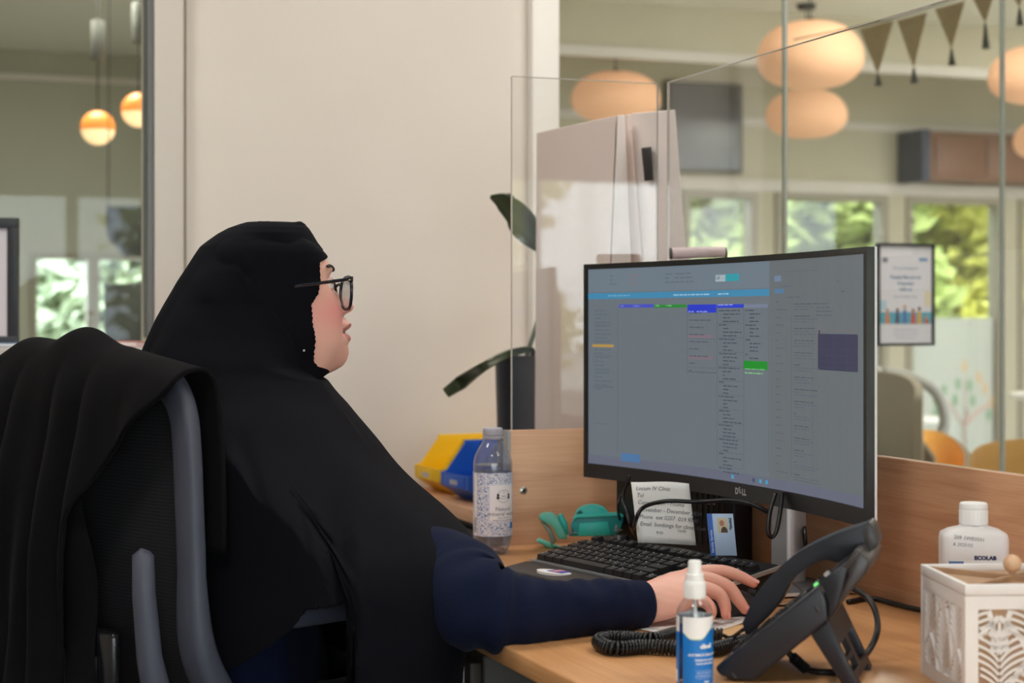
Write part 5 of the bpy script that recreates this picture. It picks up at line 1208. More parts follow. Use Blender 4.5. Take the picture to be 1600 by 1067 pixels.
# ------------------------------------------------------------------ office chair
CHL = Vector((.472, 2.481, 0)); CHR = math.radians(25)
CHM = Matrix.Translation(CHL) @ Matrix.Rotation(CHR, 4, 'Z'); CHI = CHM.inverted()
ch = thing('office_chair', 'grey framed mesh back office chair the woman sits on', 'chair', CHL, CHR)
M['cframe'] = mat('slate_grey_plastic', rgb(72, 74, 88), .5, bump=.05, bscale=700)
M['seatf'] = mat('black_seat_fabric', rgb(24, 24, 28), .9, nz=.15, nscale=200)
mm = mat('black_mesh_fabric', rgb(16, 16, 20), .85)
nt = mm.node_tree; tc = nt.nodes.new('ShaderNodeTexCoord'); wv = nt.nodes.new('ShaderNodeTexWave'); wv.inputs['Scale'].default_value = 70; wv.bands_direction = 'Y'
wz = nt.nodes.new('ShaderNodeTexWave'); wz.inputs['Scale'].default_value = 70; wz.bands_direction = 'Z'; mu = nt.nodes.new('ShaderNodeMath'); mu.operation = 'MULTIPLY'
nt.links.new(tc.outputs['Object'], wv.inputs['Vector']); nt.links.new(tc.outputs['Object'], wz.inputs['Vector']); nt.links.new(wv.outputs['Fac'], mu.inputs[0]); nt.links.new(wz.outputs['Fac'], mu.inputs[1])
rr = nt.nodes.new('ShaderNodeValToRGB'); rr.color_ramp.elements[0].color = rgb(10, 10, 13); rr.color_ramp.elements[1].color = rgb(40, 40, 48); nt.links.new(mu.outputs[0], rr.inputs[0]); nt.links.new(rr.outputs[0], nt.nodes['Principled BSDF'].inputs['Base Color'])
bxx = lambda z: -.205-.05*max(0, z-.75)+(.0 if z > .74 else .9*(.74-z)**1.35)
pathR = [(bxx(.5)+.05, -.15, .47), (bxx(.56), -.21, .55), (bxx(.64), -.222, .64), (bxx(.72), -.226, .72), (bxx(.85), -.228, .85), (bxx(.95), -.228, .955), (bxx(1.0), -.222, 1.005), (bxx(1.03), -.20, 1.035), (bxx(1.045), -.16, 1.045)]
full = pathR+[(bxx(1.045), 0, 1.047)]+[(x, -y, z) for x, y, z in pathR[::-1]]
P = bez(full, 8); n = len(P)
def rad(p):
    lowf = max(0, min(1, (.80-p.z)/.2)); return (.012+.010*lowf, .0215+.012*lowf)
g = MB(); vs = []; NS = 14
for i, p in enumerate(P):
    t = (P[min(i+1, n-1)]-P[max(i-1, 0)]).normalized(); xa_ = Vector((1, 0, .0)); xa_ = (xa_-t*xa_.dot(t)).normalized(); ya_ = t.cross(xa_); ra, rb_ = rad(p)
    for k in range(NS):
        a = 2*PI*k/NS; ca, sa = math.cos(a), math.sin(a)
        vs.append(p+xa_*ra*math.copysign(abs(ca)**.6, ca)+ya_*rb_*math.copysign(abs(sa)**.6, sa))
g.add(vs, [(i*NS+k, i*NS+(k+1) % NS, (i+1)*NS+(k+1) % NS, (i+1)*NS+k) for i in range(n-1) for k in range(NS)]+[tuple(range(NS)), tuple((n-1)*NS+k for k in range(NS))])
g.build('back_frame', M['cframe'], ch, smooth=60)
MB().grid(lambda u, v: Vector((bxx(.60+v*.44)+.004-.012*math.cos((u-.5)*PI), (u-.5)*.43, .60+v*.44)), 20, 16).build('mesh_back', mm, ch, smooth=True)
for s in (-1, 1):
    g = MB().tube([(-.255, s*.196, .835), (-.258, s*.196, .828), (-.257, s*.196, .78), (-.25, s*.198, .70), (-.235, s*.20, .63), (-.16, s*.19, .54), (-.05, s*.12, .47)], [(.004, .006), (.011, .0135), (.012, .0145), (.013, .016), (.016, .02), (.02, .024), (.02, .024)], 14); g.build('support_bar', M['cframe'], ch, smooth=60)
MB().b2((-.262, -.13, .60), (-.242, .13, .725)).build('lumbar_cover', mat('glossy_black_plastic', rgb(22, 22, 26), .22), ch, bevel=.012, seg=4)
MB().b2((-.268, -.10, .64), (-.2625, -.02, .69)).build('lumbar_grip', M['black'], ch, bevel=.002)
g = MB().grid(lambda u, v: Vector((0, 0, 0)), 2, 2)
MB().b2((-.20, -.235, .43), (.24, .235, .495)).build('seat', M['seatf'], ch, bevel=.03, seg=4)
MB().b2((-.15, -.17, .385), (.15, .17, .429)).build('seat_shell', M['black'], ch, bevel=.01)
for s in (-1, 1):
    MB().b2((-.115, s*.275-.04, .732), (.115, s*.275+.04, .758)).build('armrest', M['cframe'], ch, bevel=.011, seg=4)
    MB().tube([(.055, s*.28, .7315), (.045, s*.285, .66), (.02, s*.285, .52), (.0, s*.25, .40), (0, s*.15, .40)], [(.022, .014), (.024, .015), (.026, .017), (.026, .017), (.022, .014)], 12).build('armrest_post', M['cframe'], ch, smooth=60)
MB().lathe([(.026, .14), (.026, .30), (.018, .30), (.018, .385)], 20).build('gas_lift', M['black'], ch, smooth=40)
MB().lathe([(.045, .075), (.05, .09), (.04, .14), (.027, .145)], 20).build('base_hub', M['black'], ch, smooth=40)
for k in range(5):
    a = 2*PI*k/5+.3; d = Vector((math.cos(a), math.sin(a), 0))
    MB().tube([d*.04+Vector((0, 0, .105)), d*.17+Vector((0, 0, .10)), d*.30+Vector((0, 0, .075))], [(.02, .024), (.018, .022), (.013, .016)], 10).build('base_arm', M['black'], ch, smooth=60)
    q = d*.30; tn = Vector((-d.y, d.x, 0)); cs = MB(); 
    for s in (-1, 1): cs.tube([q+tn*(s*.008)+Vector((0, 0, .0285)), q+tn*(s*.024)+Vector((0, 0, .0285))], .028, 16)
    cs.build('castor', M['black'], ch, smooth=40)
# ------------------------------------------------------------------ black coat over the chair back
def fabric(name, col, rough=.95, sheen=.25, lint=0, weave=900, bump=.25):
    m = mat(name, col, rough, nz=.12, nscale=400, bump=bump, bscale=weave, spec=.07, sheen=sheen)
    if lint:
        nt = m.node_tree; p = nt.nodes['Principled BSDF']; src = p.inputs['Base Color'].links[0].from_socket
        tc = nt.nodes.new('ShaderNodeTexCoord'); v = nt.nodes.new('ShaderNodeTexVoronoi'); v.inputs['Scale'].default_value = 130; nt.links.new(tc.outputs['Object'], v.inputs['Vector'])
        r = nt.nodes.new('ShaderNodeValToRGB'); r.color_ramp.elements[0].position = .0; r.color_ramp.elements[0].color = (1, 1, 1, 1); r.color_ramp.elements[1].position = .10; r.color_ramp.elements[1].color = (0, 0, 0, 1)
        nt.links.new(v.outputs['Distance'], r.inputs[0]); mx = nt.nodes.new('ShaderNodeMix'); mx.data_type = 'RGBA'
        ml_ = nt.nodes.new('ShaderNodeMath'); ml_.operation = 'MULTIPLY'; ml_.inputs[1].default_value = lint; nt.links.new(r.outputs[0], ml_.inputs[0])
        nt.links.new(ml_.outputs[0], mx.inputs[0]); nt.links.new(src, mx.inputs[6]); mx.inputs[7].default_value = rgb(130, 125, 120); nt.links.new(mx.outputs[2], p.inputs['Base Color'])
    return m
M['wool'] = fabric('black_wool', rgb(18, 17, 19), .95, .01, .10, 700)
ct = thing('coat', 'black wool coat draped over the back of the office chair', 'coat', CHL, CHR)
# path of the cloth over the chair top: (x offset, z); s = 0 at the front hem
pth = [(-.182, .83), (-.184, .93), (-.190, 1.02), (-.198, 1.062), (-.215, 1.078), (-.245, 1.066), (-.262, 1.03), (-.270, .97), (-.276, .90), (-.280, .82), (-.284, .72), (-.286, .62), (-.286, .52)]
PP = [(v.x, v.z) for v in bez([Vector((a, 0, b)) for a, b in pth], 8)]
def yR(z): return lerp_table([(.50, -.03), (.64, -.05), (.72, -.06), (.82, -.075), (.86, -.078), (.885, -.09), (.953, -.155), (1.0, -.205), (1.036, -.245), (1.05, -.258)], z)[0]
def coat(u, v):
    i = v*(len(PP)-1); a = int(min(i, len(PP)-2)); f = i-a; x = PP[a][0]*(1-f)+PP[a+1][0]*f; z = PP[a][1]*(1-f)+PP[a+1][1]*f
    k = v*(len(PP)-1)/8
    backside = k > 5.2
    y1 = -.258 if not backside else yR(z); y0 = .285+.015*math.sin(z*9)
    y = y0+(y1-y0)*u
    topw = math.exp(-((k-4)/2.4)**2)
    lump = .026*math.exp(-((y-.0)/.055)**2)+.012*math.exp(-((y-.13)/.06)**2)-.022*max(0, (-y-.10)/.15)-.035*max(0, (y-.15)/.12)
    z += topw*lump
    fold = .016*math.sin(y*38+1.2*math.sin(z*5)+z*4)*min(1, max(0, (k-5)/3))+.010*math.sin(y*71+z*9+2)*min(1, max(0, (k-5)/4))
    x += (-1 if k > 4 else 1)*abs(fold)*1.0 - (.012*noise.noise(Vector((y*9, z*5, 3))) if k > 4 else 0)
    x -= .022*min(1, max(0, (k-6)/2))*math.exp(-((y-.05)/.03)**2)*0
    return Vector((x, y, z))
o = MB().grid(coat, 90, 110).build('body_cloth', M['wool'], ct, smooth=True); md = o.modifiers.new('s', 'SOLIDIFY'); md.thickness = .006; md.offset = 1
# a lower layer (sleeve) hanging behind the front edge
def slv(u, v):
    z = .93-v*.43; a = (u-.5)*PI; c = Vector((-.262-.016*math.cos(a)-.006*math.sin(z*30+u*4), -.02-.05*v+.045*math.sin(a)*(1-.12*v)+.012*math.sin(z*7), z)); return c
MB().grid(slv, 20, 40).build('hanging_sleeve', M['wool'], ct, smooth=True)
# ------------------------------------------------------------------ the woman
WO = Vector((.50, 2.42, 0))
BZO = None
wm = thing('person', 'woman in black headscarf and navy top sitting at the desk, one hand on the mouse', 'person', WO)
hO = pt(470, 480, 2.45); HY = math.radians(7)
HM = Matrix.Translation(hO) @ Matrix.Rotation(HY, 4, 'Z')
HMI = HM.inverted()
def hl(x, y, z): return HM @ Vector((x, y, z))-WO
# table: z, midline profile, cheek plane front, half width, back
HT = [(-.20, -.010, -.010, .062, -.10), (-.150, -.002, -.002, .054, -.09), (-.120, .006, .006, .053, -.088), (-.106, .014, .014, .054, -.09), (-.0963, .031, .026, .055, -.092), (-.0893, .049, .037, .056, -.094), (-.0827, .062, .045, .0575, -.097), (-.0751, .068, .050, .060, -.10),
      (-.0658, .0713, .0535, .063, -.104), (-.0585, .0708, .055, .065, -.106), (-.053, .0692, .056, .066, -.108), (-.0489, .0722, .057, .067, -.109), (-.0436, .0750, .0575, .068, -.11), (-.0395, .0725, .0578, .0685, -.111), (-.0350, .0640, .058, .069, -.112), (-.0315, .0690, .058, .0695, -.113), (-.0283, .0742, .058, .070, -.114), (-.0233, .0755, .0575, .070, -.115), (-.0175, .0675, .0565, .0705, -.116), (-.0125, .0632, .0555, .071, -.117),
      (-.0085, .0690, .0545, .071, -.118), (-.0050, .0765, .0535, .071, -.119), (.0009, .0800, .052, .0715, -.12), (.006, .0765, .0505, .0715, -.121), (.010, .070, .049, .0715, -.121), (.0197, .0555, .045, .071, -.123), (.030, .0430, .0405, .070, -.124), (.0385, .037, .037, .0695, -.125), (.0450, .0375, .0375, .069, -.125), (.0504, .0395, .0395, .0685, -.125), (.0574, .0385, .0385, .068, -.125), (.068, .0325, .0325, .066, -.124), (.0797, .0235, .0235, .062, -.12), (.090, .008, .008, .053, -.112), (.099, -.012, -.012, .040, -.10), (.106, -.03, -.03, .024, -.085), (.109, -.045, -.045, .006, -.06)]
_ht = HT
def hsm(z):
    m = lerp_table(_ht, z); o = [0]*4
    for k in range(-3, 4):
        q = lerp_table(_ht, z+k*.0022); o = [a+b/7 for a, b in zip(o, q)]
    q0, q1 = lerp_table(_ht, z-.0012), lerp_table(_ht, z+.0012)
    return [(m[0]*2+q0[0]+q1[0])/4+(o[0]-m[0])*(.5 if z > .05 else .0), o[1], o[2]*.89, o[3]]
SG = [(-.15, .02), (-.0893, .020), (-.0658, .0175), (-.053, .020), (-.0436, .0185), (-.035, .016), (-.0233, .0185), (-.0175, .013), (-.0125, .011), (-.0050, .0115), (.0009, .0118), (.010, .0105), (.0197, .0088), (.03, .0085), (.05, .02)]
def headp(u, v):
    # rows are denser over the face
    z = lerp_table([(0, -.20), (.08, -.106), (.80, .06), (1, .109)], v)[0]
    mid, base, w, xb = hsm(z); sg = lerp_table(SG, z)[0]
    a = (u-.5)*2*PI; a = a-.35*math.sin(a)      # u .5 is the front; columns gather there
    ca, sa = math.cos(a), math.sin(a); xc = -.02; n = 2/2.25
    y = w*math.copysign(abs(sa)**n, sa)
    x = xc+((base-xc) if ca > 0 else (xc-xb))*math.copysign(abs(ca)**n, ca)
    if ca > 0:
        ay = abs(y)
        x += (mid-base)*math.exp(-(y/sg)**2)
        x -= .0065*math.exp(-((ay-.031)/.0135)**2-((z-.031)/.0105)**2)      # sockets
        x += .0030*math.exp(-((ay-.030)/.02)**2-((z-.053)/.006)**2)         # brow
        x += .0045*math.exp(-((ay-.043)/.016)**2-((z+.004)/.02)**2)         # cheek
        x += .0065*math.exp(-((ay-.0125)/.0048)**2-((z+.0015)/.0058)**2)    # nostril wing
        x -= .0035*math.exp(-((ay-.0065)/.003)**2-((z+.0068)/.0022)**2)     # nostril
        x -= .0022*math.exp(-((ay-.024-.5*max(0, .0-z)*.3)/.006)**2-((z+.012)/.012)**2)   # fold beside the mouth
        x -= .0030*math.exp(-((ay-.0245)/.004)**2-((z+.034)/.004)**2)       # mouth corner
        x += .003*math.exp(-((ay-.05)/.012)**2-((z+.055)/.02)**2)           # jaw fullness
    return x, y, z
def mixc(a, b, t): return tuple(p+(q-p)*t for p, q in zip(a, b))
SK = rgb(226, 174, 158); PK = rgb(226, 140, 136); LP = rgb(178, 104, 102); SHD = rgb(60, 40, 38)
def skincol(x, y, z):
    c = SK; ay = abs(y)
    c = mixc(c, PK, .75*math.exp(-((ay-.045)/.022)**2-((z+.006)/.026)**2)); c = mixc(c, PK, .5*math.exp(-(y/.012)**2-((z-.002)/.009)**2)); c = mixc(c, PK, .22*math.exp(-(y/.03)**2-((z+.07)/.015)**2))
    m = max(0, 1-(ay/.0245)**2); lt = -.0205-.000*ay; 
    up_h = .0350-.0215; 
    inlip = (-.0345 < z < -.0345+.0135*m**.6) or (-.0345-.0150*m**.7 < z <= -.0345)
    if x > .03 and ay < .0245 and inlip: c = mixc(c, LP, .85)
    if x > .03 and ay < .02 and abs(z+.0355) < .0013: c = SHD
    return c
NU, NV = 150, 230
bv, bf, bc = [], [], []
for j in range(NV):
    for i in range(NU):
        x, y, z = headp(i/NU, j/(NV-1)); bv.append(hl(x, y, z)); bc.append(skincol(x, y, z))
for j in range(NV-1):
    for i in range(NU): bf.append((j*NU+i, j*NU+(i+1) % NU, (j+1)*NU+(i+1) % NU, (j+1)*NU+i))
bf.append(tuple((NV-1)*NU+i for i in range(NU)))
# torso continues the neck ring downwards
tors = [(-.23, .075, .06, -.01), (-.26, .105, .07, -.02), (-.31, .125, .08, -.03), (-.40, .13, .085, -.04), (-.52, .125, .09, -.05), (-.60, .13, .10, -.05), (-.66, .13, .10, -.04)]
prev = 0
for dz, wy, wx_, cx in tors:
    k0_ = len(bv)
    for i in range(NU):
        a = (i/NU-.5)*2*PI; a = a-.35*math.sin(a); bv.append(hl(-.085+cx*.5+wx_*math.cos(a), wy*math.sin(a)*1.0, dz)); bc.append(SK)
    for i in range(NU): bf.append((k0_+i, k0_+(i+1) % NU, prev+(i+1) % NU, prev+i))
    prev = k0_
bf.append(tuple(prev+i for i in range(NU))[::-1])
# right hand with forearm, five fingers: one skin grown together by a voxel remesh
def blob(mb, pts, rs, n=12):
    P = [pt(*p)-WO for p in pts]; Q = bez(P, 6); R_ = [v.x for v in bez([Vector((r, 0, 0)) for r in rs], 6)]; mb.tube(Q, R_, n)
    mb.sphere(Q[-1], R_[-1]*.985, n, 8); mb.sphere(Q[0], R_[0]*.985, n, 8)
hb = MB()
fing = {'index': ([(1060, 908, 2.275), (1086, 897, 2.29), (1128, 893, 2.298), (1157, 901, 2.300), (1177, 911, 2.298)], [.0115, .0112, .0092, .0080, .0066]),
        'middle': ([(1062, 918, 2.262), (1094, 905, 2.268), (1135, 916, 2.266), (1154, 938, 2.262), (1164, 952, 2.26)], [.0118, .0114, .0095, .0082, .0068]),
        'ring': ([(1062, 930, 2.248), (1096, 920, 2.245), (1124, 929, 2.24), (1133, 947, 2.235), (1134, 961, 2.23)], [.0115, .0108, .0090, .0078, .0064]),
        'little': ([(1058, 944, 2.236), (1090, 937, 2.225), (1106, 944, 2.216), (1112, 955, 2.21), (1110, 965, 2.205)], [.0108, .0095, .0078, .0068, .0058]),
        'thumb': ([(1022, 940, 2.262), (1060, 928, 2.315), (1095, 916, 2.345), (1122, 914, 2.352), (1142, 917, 2.350)], [.0150, .0128, .0104, .0094, .0076])}
for nme, (ps, rs) in fing.items(): blob(hb, ps, rs)
# palm: rings from wrist to knuckles, wide across the knuckle line, tilted
def ring(c, across, along, ra, rb_, n=18):
    across = across.normalized(); nrm = along.cross(across).normalized(); return [c+across*ra*math.cos(2*PI*k/n)+nrm*rb_*math.sin(2*PI*k/n) for k in range(n)]
w_c = pt(1003, 944, 2.228)-WO; f_c = pt(930, 950, 2.185)-WO; k_i = pt(1086, 899, 2.288)-WO; k_l = pt(1088, 936, 2.228)-WO; kc = (k_i+k_l)/2
al = (kc-w_c).normalized(); acK = k_i-k_l; acW = Vector((s_, c_, 0))*.8+Vector((0, 0, .75))
rings = []
for t, ra, rb_ in ((-1.0, .022, .020), (-.35, .026, .022), (0, .0290, .0225), (.25, .0335, .0215), (.5, .0390, .0205), (.75, .0420, .0185), (.98, .0405, .0140)):
    c = w_c.lerp(kc, t) if t >= 0 else w_c.lerp(f_c, -t); tt = max(0, t); rings.append(ring(c, (acW.normalized()*(1-tt)+acK.normalized()*tt), al, ra, rb_))
n_ = 18; pv = [p for r in rings for p in r]
hb.add(pv, [(j*n_+k, j*n_+(k+1) % n_, (j+1)*n_+(k+1) % n_, (j+1)*n_+k) for j in range(len(rings)-1) for k in range(n_)]+[tuple(range(n_))[::-1], tuple((len(rings)-1)*n_+k for k in range(n_))])
ho_ = hb.build('hand_tmp', M['paper']); r_ = ho_.modifiers.new('r', 'REMESH'); r_.mode = 'VOXEL'; r_.voxel_size = .0013; sm_ = ho_.modifiers.new('s', 'SMOOTH'); sm_.iterations = 9; sm_.factor = .5
dg = bpy.context.evaluated_depsgraph_get(); dg.update(); hm = bpy.data.meshes.new_from_object(ho_.evaluated_get(dg))
tips = [pt(*fing[k][0][-1])-WO for k in fing]; pips = [pt(*fing[k][0][2])-WO for k in fing]
mcps = [pt(*fing[k][0][1])-WO for k in ('index', 'middle', 'ring', 'little')]
o0 = len(bv)
HS = rgb(223, 168, 150); HP = rgb(222, 142, 128)
for v in hm.vertices:
    p = v.co.copy(); d1 = min((p-t).length for t in tips); d2 = min((p-t).length for t in pips); d3 = min((p-t).length for t in mcps)
    c = mixc(HS, HP, min(.75, .75*math.exp(-(d1/.016)**2)+.45*math.exp(-(d2/.010)**2)+.3*math.exp(-(d3/.011)**2)))
    w = noise.noise(p*260)*.00022*math.exp(-(min(d2, .04)/.012)**2)
    bv.append(p+v.normal*w); bc.append(c)
for p in hm.polygons: bf.append(tuple(o0+i for i in p.vertices))
bpy.data.objects.remove(ho_); bpy.data.meshes.remove(hm)
# upper arms, forearms (under the clothes) and the left hand on the lap
arms = MB()
elR = pt(735, 942, 2.135)-WO
shR, shL = Vector((-.03, -.14, .94)), Vector((-.03, .14, .94))
arms.tube(bez([shR, Vector((.03, -.19, .83)), pt(735, 938, 2.13)-WO, pt(860, 954, 2.15)-WO, f_c], 6), [.040]*6+[.038]*6+[.034]*6+[.026]*6+[.020], 14)
elL = Vector((.06, .25, .72)); wrL = Vector((.24, .12, .66))
arms.tube(bez([shL, Vector((.02, .24, .84)), elL, Vector((.16, .19, .68)), wrL], 6), [.040]*6+[.036]*6+[.034]*6+[.028]*6+[.024], 14)
arms.tube([wrL, wrL+Vector((.04, -.03, -.005)), wrL+Vector((.09, -.06, -.015))], [(.02, .027), (.018, .038), (.013, .04)], 14)
for k in range(4): 
    b0_ = wrL+Vector((.085+.012*k, -.085+.021*k, -.016)); arms.tube(bez([b0_, b0_+Vector((.035, -.015, -.004)), b0_+Vector((.058, -.026, -.018))], 4), [.009, .009, .0085, .008, .0078, .0075, .007, .0065, .006], 8)
b0_ = wrL+Vector((.02, -.04, .0)); arms.tube(bez([b0_, b0_+Vector((.035, -.04, .0)), b0_+Vector((.065, -.05, -.012))], 4), [.012]*4+[.010]*4+[.008], 8)
o0 = len(bv); bv += [Vector(v) for v in arms.v]; bc += [HS]*len(arms.v); bf += [tuple(i+o0 for i in f) for f in arms.f]
me = bpy.data.meshes.new('body'); me.from_pydata([tuple(v) for v in bv], [], bf)
ca_ = me.color_attributes.new('tone', 'FLOAT_COLOR', 'POINT'); ca_.data.foreach_set('color', [q for c in bc for q in c])
M['skin'] = attr_mat('skin', .48, sub=.12, spec=.4, bump=.25); me.materials.append(M['skin'])
bm = bmesh.new(); bm.from_mesh(me); bmesh.ops.recalc_face_normals(bm, faces=bm.faces); bm.to_mesh(me); bm.free()
me.polygons.foreach_set('use_smooth', [True]*len(me.polygons))
body = bpy.data.objects.new('body', me); C.objects.link(body); body.parent = wm
M['nail'] = mat('fingernail', rgb(226, 160, 150), .28)
for nme, upv in (('index', Vector((0, -.3, 1))), ('middle', Vector((.25, -.55, .8))), ('ring', Vector((.7, -.5, .4)))):
    ps = [pt(*q)-WO for q in fing[nme][0]]; d = (ps[-1]-ps[-2]).normalized(); upv = (upv-d*upv.dot(d)).normalized(); sd = d.cross(upv); r = fing[nme][1][-1]
    c = ps[-1]+d*.0005+upv*(r*.62)
    MB().grid(lambda u, v: c+d*((v-.5)*.0115)+sd*((u-.5)*.0098*(1-.25*(abs(v-.5)*2)**3))+upv*(r*.42*math.cos((u-.5)*2.6)-.0005*((v-.5)*2)**2), 8, 8).build('fingernail', M['nail'], wm, smooth=True)
# eyes, lids, lashes, brows
M['eye'] = mat('eye_white', rgb(225, 218, 214), .2); M['iris'] = mat('brown_iris', rgb(58, 38, 28), .15); M['lid'] = mat('eyelid_skin', rgb(220, 166, 152), .5); M['hair'] = mat('dark_brow_hair', rgb(44, 32, 28), .8)
for s in (-1, 1):
    ec = (.0245, s*.031, .0305); r = .0122
    e_ = MB(); e_.sphere((0, 0, 0), r, 20, 14); e_.v = [tuple(hl(ec[0]+v[2]*-1 if 0 else ec[0]+v[0], ec[1]+v[1], ec[2]+v[2])) for v in e_.v]; eo = e_.build('eye', M['eye'], wm, smooth=True)
    iv = MB(); vs = [hl(ec[0]+r*1.012*math.cos(.46*q)*math.cos(0), ec[1]+r*1.012*math.sin(.46*q)*math.cos(t), ec[2]+r*1.012*math.sin(.46*q)*math.sin(t)) for q in (.02, .5, 1) for t in [2*PI*k/16 for k in range(16)]]
    iv.add(vs, [(j*16+k, j*16+(k+1) % 16, (j+1)*16+(k+1) % 16, (j+1)*16+k) for j in range(2) for k in range(16)]+[tuple(range(16))]).build('iris', M['iris'], eo, smooth=True)
    def lidp(u, v, lo, hi, rr): az = (u-.5)*2*1.25; el = lo+(hi-lo)*v+.0; el = el*(1-.25*(abs(u-.5)*2)**2); return hl(ec[0]+rr*math.cos(az)*math.cos(el), ec[1]+rr*math.sin(az)*math.cos(el)*1.05, ec[2]+rr*math.sin(el))
    MB().grid(lambda u, v: lidp(u, v, .26, 1.45, .0132), 16, 8).build('eyelid', M['lid'], wm, smooth=True)
    MB().grid(lambda u, v: lidp(u, v, -.38, -1.45, .0130), 16, 8).build('eyelid', M['lid'], wm, smooth=True)
    MB().tube([lidp(u/12, 0, .26, 1, .0137) for u in range(13)], .0007, 6).build('eyelash', M['hair'], wm)
    bp = []
    for k in range(9):
        t = k/8; y = s*(.013+.040*t); z = .0505+.0075*math.sin(min(1, t*1.15)*PI*.62)-.006*max(0, t-.6)
        best = min((headp(uu_/200, vv_) for uu_ in range(60, 141) for vv_ in (.08+.72*(z+.106)/.166,)), key=lambda q: abs(q[1]-y) if q[0] > -.01 else 9)
        bp.append(hl(best[0]+.0006, y, best[2]))
    MB().tube(bp, [(.0012, .002)]+[(.0016, .0038)]*4+[(.0014, .003)]*3+[(.0006, .001)], 8).build('eyebrow', M['hair'], wm, smooth=True)
# glasses
gl = thing('eyeglasses', 'dark rimmed glasses worn over the headscarf', 'glasses', hO, HY)
M['rim'] = mat('dark_acetate', rgb(30, 34, 46), .22)
lens = glass('lens_glass', (.90, .92, .93, 1), 1.5)
gx = lambda y: .0560-.0065*(abs(y)/.066)**2.2
def lensout(s, k=1.0):
    out = []
    for i in range(40):
        a = 2*PI*i/40; ca, sa = math.cos(a), math.sin(a)
        y = .0285*math.copysign(abs(ca)**.75, ca)*(1-.10*(sa < 0)*abs(sa)); z = (.0215 if sa > 0 else .0235)*math.copysign(abs(sa)**.85, sa)+.0025*ca*(1 if sa > 0 else .3)
        yy = s*(.0375+y*k); out.append(Vector((gx(yy), yy, .0205+z*k)))
    return out
for s in (-1, 1):
    P = lensout(s); MB().tube(P, [(.0021, .0024)]*40, 8, closed=True).build('rim', M['rim'], gl, smooth=True)
    Q = lensout(s, .96); MB().add(Q+[q+Vector((-.0016, 0, 0)) for q in Q], [tuple(range(40)), tuple(range(79, 39, -1))]).build('lens', lens, gl)
    y = s*.0655; h0 = Vector((gx(y)-.001, s*.062, .0375)); 
    MB().box((gx(y)-.001, s*.0645, .0385), (.006, .007, .008)).build('hinge_block', M['rim'], gl, bevel=.0012)
    MB().box((gx(y)-.006, s*.0690, .0388), (.005, .0012, .004)).build('hinge_rivet', mat('gold_rivet', rgb(190, 160, 110), .25, .9) if 'gold_rivet' not in bpy.data.materials else bpy.data.materials['gold_rivet'], gl)
    tp = [(gx(y)-.002, s*.0672, .0390), (.030, s*.0720, .0365), (.0, s*.0775, .0325), (-.03, s*.0835, .0285), (-.041, s*.0850, .0270)]
    MB().tube(bez([Vector(q) for q in tp], 6), [(.0018, .0030)]*25, 8).build('temple', M['rim'], gl, smooth=60)
MB().tube(bez([Vector((gx(0), -.0115, .029)), Vector((gx(0)+.0015, 0, .0325)), Vector((gx(0), .0115, .029))], 6), .0021, 8).build('bridge', M['rim'], gl, smooth=True)
for s in (-1, 1): MB().sphere((gx(0)-.006, s*.0095, .0195), .0032, 10, 8, (.6, .5, 1.4)).build('nose_pad', lens, gl, smooth=True)
# ------------------------------------------------------------------ headscarf: rings from the crown to the hem
HJ = [  # py, left px, right px, opening edge px (0 closed), near depth, far depth, centre D, D of the outline, power
    (346.5, 402, 424, 0, .010, .01, 2.45, 2.45, 2), (348, 385, 470, 0, .034, .034, 2.45, 2.45, 2), (351, 374, 477, 0, .046, .046, 2.45, 2.45, 2), (357, 357, 483, 0, .058, .058, 2.45, 2.45, 2), (366, 341, 489, 0, .067, .067, 2.45, 2.45, 2), (378, 326, 496, 0, .073, .072, 2.45, 2.45, 2), (386, 317, 502, 492, .076, .075, 2.45, 2.45, 2),
    (400, 309, 514, 492, 0.076, .078, 2.45, 2.45, 2), (420, 297, 522, 493, 0.078, .081, 2.45, 2.45, 2), (440, 285, 527, 494, 0.079, .083, 2.45, 2.45, 2.1), (460, 274, 530, 490, 0.080, .084, 2.45, 2.45, 2.1), (476, 265, 531, 484, 0.081, .085, 2.45, 2.45, 2.1), (500, 252, 531, 488, .090, .086, 2.45, 2.45, 2.1), (530, 238, 530, 495, .104, .086, 2.45, 2.45, 2.1), (558, 225, 526, 500, .122, .086, 2.45, 2.45, 2.1), (574, 218, 520, 505, .133, .087, 2.45, 2.45, 2.1), (584, 214, 512, 502, .141, .088, 2.45, 2.45, 2.1), (591, 211, 508, 0, .147, .09, 2.45, 2.45, 2.1),
    (620, 203, 531, 0, .168, .115, 2.45, 2.45, 2.1), (650, 196, 558, 0, .195, .15, 2.45, 2.44, 2.1), (715, 190, 604, 0, .26, .20, 2.44, 2.42, 2.2), (770, 187, 640, 0, .305, .22, 2.43, 2.38, 2.35), (820, 187, 690, 0, .335, .23, 2.42, 2.32, 2.35), (880, 187, 706, 0, .35, .23, 2.40, 2.24, 2.4), (950, 190, 696, 0, .355, .23, 2.40, 2.19, 2.45), (1067, 196, 664, 0, .35, .23, 2.40, 2.18, 2.5), (1200, 200, 655, 0, .345, .23, 2.40, 2.18, 2.5)]
def sstep(a, b, x): t = max(0, min(1, (x-a)/(b-a))); return t*t*(3-2*t)
def hj(py):
    a = lerp_table(HJ, py)
    if py < 610: return a
    o = [0]*8
    for k in range(-4, 5): o = [p+q/9 for p, q in zip(o, lerp_table(HJ, max(600, py+k*11)))]
    t = sstep(610, 650, py); return [p+(q-p)*t for p, q in zip(a, o)]
